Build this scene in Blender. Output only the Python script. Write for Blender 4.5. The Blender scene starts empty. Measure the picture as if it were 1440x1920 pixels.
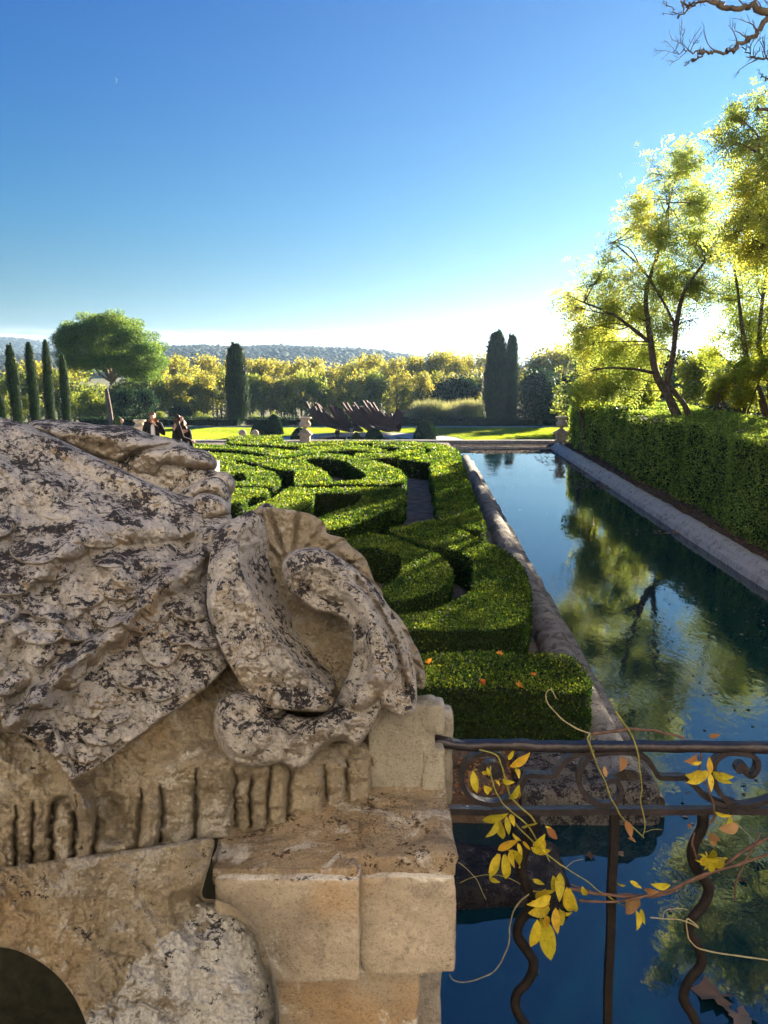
import bpy, bmesh, math, random
import numpy as np
from mathutils import Vector, Matrix
from mathutils.geometry import tessellate_polygon
rng = np.random.default_rng(7); random.seed(7)
R = math.radians
scn = bpy.context.scene
COL = scn.collection
PITCH = R(10.6); F = 1440.0; CZ = 4.5
CAM = np.array([0, 0, CZ])
FW = np.array([0, math.cos(PITCH), -math.sin(PITCH)]); UP = np.array([0, math.sin(PITCH), math.cos(PITCH)]); RT = np.array([1., 0, 0])
SUN_AZ = 33.0; SUN_EL = 12.5

# ------------------------------------------------------------ placing helpers
def ray(px, py):
    px = np.asarray(px, float); py = np.asarray(py, float)
    return FW + ((px-720)/F)[..., None]*RT + ((960-py)/F)[..., None]*UP
def S(px, py, d): return CAM + ray(px, py)*np.asarray(d, float)[..., None]
def U(px, py, z):
    r = ray(px, py); return CAM + r*((z-CZ)/r[..., 2])[..., None]
def Y(px, py, y):
    r = ray(px, py); return CAM + r*(y/r[..., 1])[..., None]
def norm(v): return v/np.maximum(np.linalg.norm(v, axis=-1, keepdims=True), 1e-9)

def hashn(ix, iy, iz, seed):
    h = (ix*374761393 + iy*668265263 + iz*2147483647 + seed*974634777) & 0xffffffff
    h = ((h ^ (h >> 13))*1274126177) & 0xffffffff
    h = ((h ^ (h >> 15))*2246822519) & 0xffffffff
    return ((h ^ (h >> 16)) & 0xffffff)/float(0xffffff)
def vnoise(P, scale=1.0, seed=0):
    P = np.asarray(P, float)*scale
    if P.shape[-1] == 2: P = np.concatenate([P, np.zeros(P.shape[:-1]+(1,))], -1)
    i = np.floor(P).astype(np.int64); f = P-i; f = f*f*(3-2*f); r = 0
    for dx in (0, 1):
        for dy in (0, 1):
            for dz in (0, 1):
                w = (f[..., 0] if dx else 1-f[..., 0])*(f[..., 1] if dy else 1-f[..., 1])*(f[..., 2] if dz else 1-f[..., 2])
                r = r + w*hashn(i[..., 0]+dx, i[..., 1]+dy, i[..., 2]+dz, seed)
    return r*2-1
def fbm(P, scale, octs=4, seed=0, gain=0.5):
    r = 0; a = 1
    for o in range(octs):
        r = r + a*vnoise(P, scale*2**o, seed+o*17); a *= gain
    return r

# ------------------------------------------------------------ object helpers
def tag(o, label=None, cat=None, group=None, kind=None):
    if label: o['label'] = label
    if cat: o['category'] = cat
    if group: o['group'] = group
    if kind: o['kind'] = kind
    return o
def empty(name, loc=(0, 0, 0), rz=0, label=None, cat=None, group=None):
    o = bpy.data.objects.new(name, None); COL.objects.link(o)
    o.location = loc; o.rotation_euler = (0, 0, rz); o.empty_display_size = 0.1
    return tag(o, label, cat, group)
def mesh(name, V, Fc, mat=None, parent=None, smooth=False, attr=None):
    me = bpy.data.meshes.new(name)
    V = np.asarray(V, np.float32)
    if isinstance(Fc, np.ndarray):
        k = Fc.shape[1]; n = len(Fc)
        me.vertices.add(len(V)); me.vertices.foreach_set('co', V.ravel())
        me.loops.add(n*k); me.loops.foreach_set('vertex_index', Fc.astype(np.int32).ravel())
        me.polygons.add(n); me.polygons.foreach_set('loop_start', np.arange(0, n*k, k, dtype=np.int32))
        me.polygons.foreach_set('loop_total', np.full(n, k, np.int32))
        me.update(calc_edges=True)
    else:
        me.from_pydata([tuple(map(float, v)) for v in V], [], [tuple(int(i) for i in f) for f in Fc]); me.update()
    if smooth: me.polygons.foreach_set('use_smooth', np.ones(len(me.polygons), bool))
    if attr is not None:
        for k_, a in attr.items():
            at = me.attributes.new(k_, 'FLOAT', 'POINT'); at.data.foreach_set('value', np.asarray(a, np.float32))
    if mat: me.materials.append(mat)
    o = bpy.data.objects.new(name, me); COL.objects.link(o)
    if parent: o.parent = parent
    return o
class MB:
    def __init__(s): s.v = []; s.f = []; s.n = 0
    def add(s, V, Fc):
        V = np.asarray(V, float); s.v.append(V)
        s.f += [tuple(int(i)+s.n for i in f) for f in Fc]; s.n += len(V); return s
    def build(s, name, mat, parent=None, smooth=False):
        return mesh(name, np.concatenate(s.v), s.f, mat, parent, smooth)
def copy_tree(o, parent=None):
    c = o.copy(); COL.objects.link(c)
    if parent: c.parent = parent
    for ch in o.children: copy_tree(ch, c)
    return c
def catmull(P, n=6, closed=False):
    P = np.asarray(P, float); m = len(P); out = []
    rngi = range(m) if closed else range(m-1)
    for i in rngi:
        if closed: a, b, c, d = P[(i-1) % m], P[i], P[(i+1) % m], P[(i+2) % m]
        else: a, b, c, d = P[max(i-1, 0)], P[i], P[i+1], P[min(i+2, m-1)]
        for k in range(n):
            t = k/n
            out.append(.5*((2*b)+(-a+c)*t+(2*a-5*b+4*c-d)*t*t+(-a+3*b-3*c+d)*t**3))
    if not closed: out.append(P[-1])
    return np.array(out)
def sweep(P, rad, nseg=8, sect=None, cap=True, ref=(0, 0, 1)):
    """tube or custom section along P. sect: (k,2) section; rad multiplies it."""
    P = np.asarray(P, float); m = len(P); rad = np.broadcast_to(np.asarray(rad, float), (m,))
    if sect is None:
        a = np.linspace(0, 2*math.pi, nseg, endpoint=False); sect = np.stack([np.cos(a), np.sin(a)], 1)
    sect = np.asarray(sect, float); k = len(sect)
    T = norm(np.gradient(P, axis=0)); up = np.array(ref, float)
    if abs(T[0] @ up) > .95: up = np.array([0, 1., 0]) if abs(T[0][1]) < .9 else np.array([1., 0, 0])
    n = norm(np.cross(T[0], np.cross(up, T[0]))); V = []
    for i in range(m):
        n = norm(n-T[i]*(n @ T[i])); b = np.cross(T[i], n)
        V.append(P[i]+rad[i]*(sect[:, :1]*n+sect[:, 1:]*b))
    V = np.concatenate(V); Fc = []
    for i in range(m-1):
        for j in range(k):
            j2 = (j+1) % k; Fc.append((i*k+j, i*k+j2, (i+1)*k+j2, (i+1)*k+j))
    if cap: Fc.append(tuple(range(k))[::-1]); Fc.append(tuple((m-1)*k+j for j in range(k)))
    return V, Fc
def lathe(prof, n=24, c=(0, 0, 0), wob=0, seed=0):
    prof = np.asarray(prof, float); a = np.linspace(0, 2*math.pi, n, endpoint=False); m = len(prof)
    V = np.stack([np.outer(prof[:, 0], np.cos(a)), np.outer(prof[:, 0], np.sin(a)), np.repeat(prof[:, 1:], n, 1)], -1).reshape(-1, 3)
    if wob: V = V*(1+wob*fbm(V, 2.5, 2, seed)[:, None]*np.array([1, 1, .3]))
    V = V+np.array(c); Fc = []
    for i in range(m-1):
        for j in range(n):
            j2 = (j+1) % n; Fc.append((i*n+j, i*n+j2, (i+1)*n+j2, (i+1)*n+j))
    Fc.append(tuple(range(n))[::-1]); Fc.append(tuple((m-1)*n+j for j in range(n)))
    return V, Fc
def box(x0, x1, y0, y1, z0, z1):
    V = [(x, y, z) for z in (z0, z1) for y in (y0, y1) for x in (x0, x1)]
    return np.array(V), [(0, 2, 3, 1), (4, 5, 7, 6), (0, 1, 5, 4), (2, 6, 7, 3), (0, 4, 6, 2), (1, 3, 7, 5)]
def rbox(x0, x1, y0, y1, z0, z1, step=.01, r=.012, rough=.002, seed=0, nf=30):
    """stone block: subdivided, edges rounded, surface worn"""
    V = []; Fc = []; c = np.array([(x0+x1)/2, (y0+y1)/2, (z0+z1)/2]); h = np.array([(x1-x0)/2, (y1-y0)/2, (z1-z0)/2])
    n0 = 0
    for ax in range(3):
        for sg in (-1, 1):
            a, b = (ax+1) % 3, (ax+2) % 3
            na, nb = max(2, int(2*h[a]/step)), max(2, int(2*h[b]/step))
            na, nb = min(na, 160), min(nb, 160)
            ga, gb = np.meshgrid(np.linspace(-h[a], h[a], na+1), np.linspace(-h[b], h[b], nb+1), indexing='ij')
            P = np.zeros(ga.shape+(3,)); P[..., ax] = sg*h[ax]; P[..., a] = ga; P[..., b] = gb
            V.append(P.reshape(-1, 3)); idx = np.arange((na+1)*(nb+1)).reshape(na+1, nb+1)+n0; n0 += idx.size
            q = np.stack([idx[:-1, :-1], idx[1:, :-1], idx[1:, 1:], idx[:-1, 1:]], -1).reshape(-1, 4)
            Fc.append(q if sg > 0 else q[:, ::-1])
    V = np.concatenate(V); inner = np.clip(V, -(h-r), h-r); d = V-inner; L = np.linalg.norm(d, axis=1, keepdims=True)
    chip = 1+.9*np.clip(fbm(V+c, nf*.7, 2, seed+5), 0, 1)[:, None]
    N = d/np.maximum(L, 1e-9); V = inner+N*np.minimum(L, r)
    V = V+c; V = V+N*(fbm(V, nf, 4, seed)[:, None]*rough)-N*(chip-1)*r*.6
    return V, np.concatenate(Fc)

# ------------------------------------------------------------ materials
class NT:
    def __init__(s, name, world=None):
        if world: s.m = world
        else: s.m = bpy.data.materials.new(name)
        s.m.use_nodes = True; s.t = s.m.node_tree; s.t.nodes.clear()
    def n(s, typ, ins=None, **kw):
        nd = s.t.nodes.new(typ)
        for k, v in kw.items(): setattr(nd, k, v)
        for k, v in (ins or {}).items():
            sock = nd.inputs[k]
            if isinstance(v, tuple) and len(v) == 2 and hasattr(v[0], 'outputs'): s.t.links.new(v[0].outputs[v[1]], sock)
            elif hasattr(v, 'outputs'): s.t.links.new(v.outputs[0], sock)
            else:
                if sock.type == 'RGBA' and len(v) == 3: v = (*v, 1)
                sock.default_value = v
        return nd
    def coord(s): return (s.n('ShaderNodeTexCoord'), 'Object')
    def noise(s, vec, scale, detail=4, rough=.55, dist=0): return s.n('ShaderNodeTexNoise', {'Vector': vec, 'Scale': scale, 'Detail': detail, 'Roughness': rough, 'Distortion': dist})
    def ramp(s, fac, stops, interp='LINEAR'):
        nd = s.n('ShaderNodeValToRGB', {'Fac': fac}); cr = nd.color_ramp; cr.interpolation = interp
        while len(cr.elements) < len(stops): cr.elements.new(.5)
        for e, (p, c) in zip(cr.elements, stops): e.position = p; e.color = (*c, 1) if isinstance(c, tuple) else (c, c, c, 1)
        return nd
    def mix(s, fac, a, b, mode='MIX'):
        nd = s.n('ShaderNodeMix', data_type='RGBA', blend_type=mode)
        for i, v in ((0, fac), (6, a), (7, b)):
            sk = nd.inputs[i]
            if isinstance(v, tuple) and len(v) == 2 and hasattr(v[0], 'outputs'): s.t.links.new(v[0].outputs[v[1]], sk)
            elif hasattr(v, 'outputs'): s.t.links.new(v.outputs[0], sk)
            else: sk.default_value = (*v, 1) if isinstance(v, tuple) and len(v) == 3 else v
        return (nd, 2)
    def math(s, op, a, b=0.):
        nd = s.n('ShaderNodeMath', operation=op)
        for i, v in ((0, a), (1, b)):
            if isinstance(v, tuple): s.t.links.new(v[0].outputs[v[1]], nd.inputs[i])
            elif hasattr(v, 'outputs'): s.t.links.new(v.outputs[0], nd.inputs[i])
            else: nd.inputs[i].default_value = v
        return nd
    def out(s, sh, vol=False): 
        o = s.n('ShaderNodeOutputMaterial'); s.t.links.new(sh.outputs[0], o.inputs['Volume' if vol else 'Surface']); return s.m
def leaf_mat(name, cols, trans=.45, gloss=.35, tscale=1.25, clump=1.2, tcol=None, cs=0.35):
    """cols: dark..light leaf colours picked per leaf by the 'rnd' attribute"""
    t = NT(name); a = t.n('ShaderNodeAttribute', attribute_name='rnd')
    k = len(cols); base = t.ramp((a, 'Fac'), [(i/max(k-1, 1), c) for i, c in enumerate(cols)])
    nz = t.noise(t.coord(), clump, 3, .6)
    v = t.ramp(nz, [(.3, 1-cs), (.7, 1+cs*.6)]); base = t.mix(1., base, v, 'MULTIPLY')
    d = t.n('ShaderNodeBsdfPrincipled', {'Base Color': base, 'Roughness': .55, 'Specular IOR Level': gloss})
    tc = t.mix(1., base, tuple(tscale*x for x in (tcol or (1.15, 1.15, .58))), 'MULTIPLY')
    tr = t.n('ShaderNodeBsdfTranslucent', {'Color': tc})
    return t.out(t.n('ShaderNodeMixShader', {0: trans, 1: d, 2: tr}))
def simple(name, col, rough=.8, var=.25, scale=8, bump=.0, bscale=40, metal=0., spec=.3, bdist=.005, col2=None):
    t = NT(name); c = t.coord(); nz = t.noise(c, scale, 5, .6)
    c2 = col2 or tuple(x*(1-var) for x in col); c1 = col if col2 else tuple(min(1, x*(1+var)) for x in col)
    base = t.ramp(nz, [(.35, c2), (.65, c1)])
    ins = {'Base Color': base, 'Roughness': rough, 'Metallic': metal, 'Specular IOR Level': spec}
    if bump: ins['Normal'] = t.n('ShaderNodeBump', {'Height': t.noise(c, bscale, 6, .65), 'Strength': bump, 'Distance': bdist})
    return t.out(t.n('ShaderNodeBsdfPrincipled', ins))
def stone_mat(name, base=(.39, .335, .275), lich=(.58, .56, .55), dark=(.014, .012, .02), la=.5, da=.5, ochre=.4, s=1.0, ds=1.0, bump=1., topk=.0):
    """weathered limestone with pale crust, ochre stains, black lichen"""
    t = NT(name); c = t.coord()
    n1 = t.noise(c, 5*s, 8, .65); b = t.ramp(n1, [(.3, tuple(x*.62 for x in base)), (.5, base), (.72, tuple(min(1, x*1.3) for x in base))])
    oc = t.ramp(t.noise(c, 3.3*s, 4, .6, .4), [(.5, 0.), (.68, ochre)]); b = t.mix(oc, b, (.42, .235, .07))
    # pale crustose lichen
    w = t.noise(c, 11*s, 10, .7, .6); thr = 1-la
    nrm = t.n('ShaderNodeSeparateXYZ', {0: (t.n('ShaderNodeNewGeometry'), 'Normal')})
    upf = t.math('MULTIPLY', (nrm, 2), topk*1.25)
    w2 = t.math('ADD', w, upf)
    lm = t.ramp(w2, [(thr-.03, 0.), (thr+.05, .85)]); b = t.mix(lm, b, lich)
    # brown-grey mid patches
    gm = t.ramp(t.noise(c, 17*s, 8, .72), [(.55, 0.), (.62, .55)]); b = t.mix(gm, b, (.2, .165, .14))
    # black lichen: clustered
    k1 = t.noise(c, 12*s*ds, 4, .6, .8); k2 = t.noise(c, 75*s*ds, 9, .82, .3)
    kk = t.math('ADD', t.math('MULTIPLY', k1, .62), t.math('MULTIPLY', k2, 1.03)); kk = t.math('ADD', kk, t.math('MULTIPLY', upf, .6))
    th = 1.12-.34*da
    dm = t.ramp(t.math('MULTIPLY', kk, .7), [(th*.7-.005, 0.), (th*.7+.012, .93)]); b = t.mix(dm, b, dark)
    sm_ = t.ramp(t.noise(c, 6*s, 3, .6), [(.62-.2*da, 0.), (.74-.2*da, 1.)]); s2_ = t.ramp(t.noise(c, 120*s*ds, 5, .8), [(.56, 0.), (.59, .9)]); b = t.mix(t.math('MULTIPLY', sm_, s2_), b, dark)
    # pits / fine grain
    fg = t.ramp(t.noise(c, 190*s, 4, .7), [(.33, .62), (.5, 1.)]); b = t.mix(1., b, fg, 'MULTIPLY')
    sp = t.n('ShaderNodeTexVoronoi', {'Vector': c, 'Scale': 120*s}); spm = t.ramp((sp, 'Distance'), [(.07, .75), (.12, 0.)])
    spm = t.mix(t.ramp(t.noise(c, 60*s, 2), [(.55, 0.), (.6, 1.)]), (0, 0, 0), spm); b = t.mix(spm, b, (.7, .68, .64))
    h = t.math('ADD', t.math('MULTIPLY', t.noise(c, 50*s, 9, .78), 1.4), t.math('MULTIPLY', lm, .12))
    h = t.math('ADD', h, t.math('MULTIPLY', t.noise(c, 260*s, 4, .7), .35))
    bp = t.n('ShaderNodeBump', {'Height': h, 'Strength': bump, 'Distance': .009/s})
    return t.out(t.n('ShaderNodeBsdfPrincipled', {'Base Color': b, 'Roughness': .92, 'Specular IOR Level': .15, 'Normal': bp}))

M = {}
M['stone'] = stone_mat('weathered_limestone', la=.54, da=.60, topk=.13)
M['stone_grey'] = stone_mat('grey_lichen_limestone', base=(.38, .33, .28), lich=(.56, .53, .50), la=.56, da=.66, ochre=.25, topk=.10)
M['stone_warm'] = stone_mat('warm_limestone', base=(.36, .305, .225), lich=(.52, .48, .42), la=.42, da=.36, ochre=.5, topk=.06)
M['stone_post'] = stone_mat('grey_post_limestone', base=(.31, .29, .24), lich=(.42, .41, .38), la=.42, da=.05, ochre=.12, topk=.05, bump=.7)
M['stone_block'] = stone_mat('block_limestone', base=(.365, .31, .24), lich=(.62, .59, .54), la=.40, da=.26, ochre=.45, topk=.16, bump=.6)
M['stone_ledge'] = stone_mat('dirty_ledge_limestone', base=(.36, .28, .19), lich=(.66, .62, .56), dark=(.045, .028, .018), la=.44, da=.62, ochre=.4, ds=1.7, bump=1.)
M['stone_roll'] = stone_mat('blotched_limestone', base=(.36, .32, .26), lich=(.66, .65, .63), la=.58, da=.5, ochre=.12, topk=.1)
M['coping'] = stone_mat('coping_stone', base=(.19, .17, .15), lich=(.36, .335, .30), la=.48, da=.45, ochre=.05, s=.32, topk=.05)
M['corner'] = stone_mat('blackened_stone', base=(.16, .15, .13), lich=(.36, .35, .33), la=.42, da=.85, ochre=.02, s=.5)
M['wet'] = stone_mat('wet_dark_stone', base=(.035, .035, .034), lich=(.16, .155, .15), la=.36, da=.8, ochre=.0, s=.5)
M['recess_shade'] = simple('mossy_recess_shade', (.018, .018, .010), .95, .4, 20, .8, 60)  # near-black mossy tone paints the deep shade of the recess
M['coping_clean'] = stone_mat('pale_coping_stone', base=(.42, .38, .33), lich=(.62, .58, .52), la=.54, da=.34, ochre=.08, s=.28, topk=.05)
M['urn'] = stone_mat('urn_stone', base=(.62, .52, .38), lich=(.7, .64, .52), la=.45, da=.05, ochre=.2, s=.3)
M['iron'] = simple('wrought_iron', (.014, .013, .018), .34, .5, 30, .6, 120, metal=.3, spec=.7, col2=(.036, .028, .032))
M['rust'] = simple('rusted_bar', (.016, .011, .010), .7, .4, 40, .6, 150, metal=.1, col2=(.006, .005, .006))
M['corten'] = simple('corten_steel', (.10, .042, .035), .75, .4, 1.2, metal=.2, col2=(.055, .025, .03))
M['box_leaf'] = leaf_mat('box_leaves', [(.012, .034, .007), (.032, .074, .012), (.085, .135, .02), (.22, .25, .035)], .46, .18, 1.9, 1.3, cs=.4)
M['box_body'] = simple('box_inner_wood', (.010, .020, .006), .9, .5, 20)  # dark green-brown growth under the leaf skin
M['laurel_leaf'] = leaf_mat('laurel_leaves', [(.09, .15, .045), (.16, .24, .07), (.25, .34, .09), (.42, .48, .12)], .5, .25, 1.5, .7, cs=.35)
M['locust_leaf'] = leaf_mat('locust_leaves', [(.15, .21, .10), (.25, .32, .13), (.36, .42, .14), (.55, .48, .12)], .58, .3, 1.3, .35, cs=.35)
M['yellow_leaf'] = leaf_mat('yellow_shrub_leaves', [(.16, .22, .06), (.27, .34, .08), (.38, .43, .09), (.50, .44, .08)], .52, .3, 1.25, .5, cs=.3)
M['plane_leaf'] = leaf_mat('autumn_plane_leaves', [(.13, .17, .06), (.23, .27, .08), (.36, .34, .09), (.50, .37, .07)], .5, .15, 1.5, .12, cs=.4)
M['green_leaf'] = leaf_mat('green_tree_leaves', [(.08, .12, .04), (.15, .20, .06), (.25, .30, .07), (.38, .38, .08)], .45, .15, 1.5, .12, cs=.4)
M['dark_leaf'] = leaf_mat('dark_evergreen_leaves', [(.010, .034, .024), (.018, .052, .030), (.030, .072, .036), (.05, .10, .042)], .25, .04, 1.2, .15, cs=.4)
M['pine_leaf'] = leaf_mat('pine_needles', [(.04, .10, .05), (.08, .16, .06), (.15, .24, .06), (.26, .33, .07)], .45, .2, 1.4, .3, cs=.35)
M['cypress_leaf'] = leaf_mat('cypress_sprays', [(.010, .028, .012), (.018, .045, .018), (.03, .065, .022), (.06, .10, .03)], .3, .2, 1.4, .5, cs=.35)
M['grass'] = leaf_mat('lawn_grass', [(.14, .21, .03), (.20, .28, .038), (.26, .34, .048), (.34, .40, .065)], .55, .1, 1.5, .15, cs=.35, tcol=(1.2, 1.1, .5))
M['reed'] = leaf_mat('reed_blades', [(.05, .09, .05), (.12, .17, .08), (.25, .27, .16), (.5, .42, .32)], .4, .2, 1.2, .2)
M['vine_leaf'] = leaf_mat('yellow_vine_leaves', [(.50, .38, .02), (.62, .50, .025), (.72, .56, .03), (.55, .34, .02)], .45, .35, 1.05, 14, tcol=(1.05, 1., .55), cs=.2)
t = NT('vine_leaf_spots'); a_ = t.n('ShaderNodeAttribute', attribute_name='rnd'); c_ = t.coord()
b_ = t.ramp((a_, 'Fac'), [(0, (.45, .40, .03)), (.4, (.66, .52, .03)), (.8, (.78, .60, .05)), (1, (.60, .34, .03))]); b_ = t.mix(1., b_, t.ramp(t.noise(c_, 90, 4, .6), [(.3, .72), (.65, 1.05)]), 'MULTIPLY')
b_ = t.mix(t.ramp(t.noise(c_, 160, 3, .7), [(.62, 0.), (.66, .85)]), b_, (.22, .09, .03)); wv_ = t.n('ShaderNodeTexWave', {'Vector': c_, 'Scale': 120., 'Distortion': 2., 'Detail': 2.})
bp_ = t.n('ShaderNodeBump', {'Height': wv_, 'Strength': .5, 'Distance': .001}); d_ = t.n('ShaderNodeBsdfPrincipled', {'Base Color': b_, 'Roughness': .5, 'Specular IOR Level': .3, 'Normal': bp_}); tr_ = t.n('ShaderNodeBsdfTranslucent', {'Color': b_})
M['vine_leaf'] = t.out(t.n('ShaderNodeMixShader', {0: .4, 1: d_, 2: tr_}))
M['dry_leaf'] = leaf_mat('dry_curled_leaves', [(.22, .09, .035), (.3, .15, .06), (.4, .24, .12)], .3, .2, 1.0, 10)
M['red_leaf'] = leaf_mat('orange_fallen_leaves', [(.45, .07, .02), (.6, .16, .02), (.7, .35, .03)], .4, .3, 1.1, 5)
M['litter'] = leaf_mat('leaf_litter', [(.10, .055, .03), (.2, .12, .07), (.3, .22, .15)], .15, .3, 1.0, 2)
M['bark'] = simple('tree_bark', (.12, .095, .07), .9, .4, 6, .8, 25, bdist=.02)
M['pine_bark'] = simple('pine_bark', (.20, .15, .13), .9, .3, 3, .5, 10, bdist=.03)
M['stem'] = simple('vine_stem', (.10, .055, .040), .6, .35, 60, .4, 200)
M['stem_green'] = simple('green_vine_stem', (.2, .19, .05), .5, .3, 60)
M['tendril'] = simple('pale_tendril', (.24, .21, .12), .6, .2, 60)
M['gravel'] = simple('gravel_ground', (.20, .165, .13), .95, .35, 3, .8, 60, bdist=.02)
M['soil'] = simple('dry_soil', (.13, .085, .055), .95, .4, 5, .9, 40, bdist=.03)
M['path'] = simple('pale_gravel', (.50, .46, .40), .95, .15, .6)
M['lawn'] = simple('lawn_soil', (.10, .15, .025), .95, .3, .2)
M['field'] = simple('terrain', (.09, .11, .03), .95, .3, .02, col2=(.16, .15, .05))
M['hillmat'] = simple('hill_woods', (.03, .05, .03), .95, .4, .012, col2=(.045, .065, .03))
M['skin'] = simple('skin', (.50, .28, .2), .55, .06, 30)
M['black'] = simple('black_cloth', (.012, .012, .015), .85, .3, 20)
M['white'] = simple('white_cloth', (.7, .7, .7), .8, .06, 20)
M['green_cloth'] = simple('green_cloth', (.03, .06, .025), .85, .2, 20)
M['hair_brown'] = simple('brown_hair', (.17, .07, .03), .45, .4, 90)
M['hair_dark'] = simple('dark_hair', (.03, .015, .01), .45, .4, 90)
M['trousers'] = simple('grey_trousers', (.35, .33, .31), .85, .1, 20)

# ------------------------------------------------------------ foliage
def leaves(name, P, D, N, L, W, mat, parent=None, rnd=None, fold=.18):
    """rhombic leaves: P base, D along, N rough normal, L length, W width (arrays)"""
    n = len(P); D = norm(D); B = norm(np.cross(D, N)); N2 = np.cross(B, D)
    L = np.broadcast_to(np.asarray(L, float), (n,))[:, None]; W = np.broadcast_to(np.asarray(W, float), (n,))[:, None]
    V = np.stack([P, P+D*L*.45+B*W*.5+N2*W*fold, P+D*L, P+D*L*.45-B*W*.5+N2*W*fold], 1).reshape(-1, 3)
    if rnd is None: rnd = rng.random(n)
    return mesh(name, V, np.arange(4*n).reshape(n, 4), mat, parent, attr={'rnd': np.repeat(rnd, 4)})
def rdir(n):
    v = rng.normal(size=(n, 3)); return norm(v)
def in_blobs(n, blobs, shell=.45, gap=0., gs=.8, seed=1):
    """points in a union of ellipsoids [(c, r)], pulled to the shells, with noise gaps"""
    c = np.array([b[0] for b in blobs], float); r = np.array([np.broadcast_to(b[1], 3) for b in blobs], float)
    w = (r.prod(1))**(2/3.); w /= w.sum(); out = []; tot = 0
    while tot < n:
        i = rng.choice(len(blobs), n*2, p=w); u = rdir(n*2); q = rng.random(n*2)**shell
        P = c[i]+u*r[i]*q[:, None]
        if gap: P = P[fbm(P, gs, 2, seed) > gap-1]
        out.append(P); tot += len(P)
    P = np.concatenate(out)[:n]; cc = c.mean(0); return P
def branchy(base, targets, r0, mid=.25, jitter=.3):
    """limbs from points on a trunk to each target"""
    mb = MB()
    for t in targets:
        t = np.asarray(t, float); b = np.asarray(base, float); L = np.linalg.norm(t-b)
        m1 = b+(t-b)*.35+rng.normal(size=3)*L*.06*jitter/.3+np.array([0, 0, L*.08]); m2 = b+(t-b)*.7+rng.normal(size=3)*L*.07*jitter/.3
        P = catmull([b, m1, m2, t], 4); mb.add(*sweep(P, np.linspace(r0, r0*.15, len(P)), 6))
        for _ in range(3):
            s = P[random.randrange(4, len(P)-1)]; e = s+(t-b)*.3*random.random()+rng.normal(size=3)*L*.15
            Q = catmull([s, (s+e)/2+rng.normal(size=3)*L*.03, e], 3); mb.add(*sweep(Q, np.linspace(r0*.35, r0*.08, len(Q)), 4))
    return mb

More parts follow.
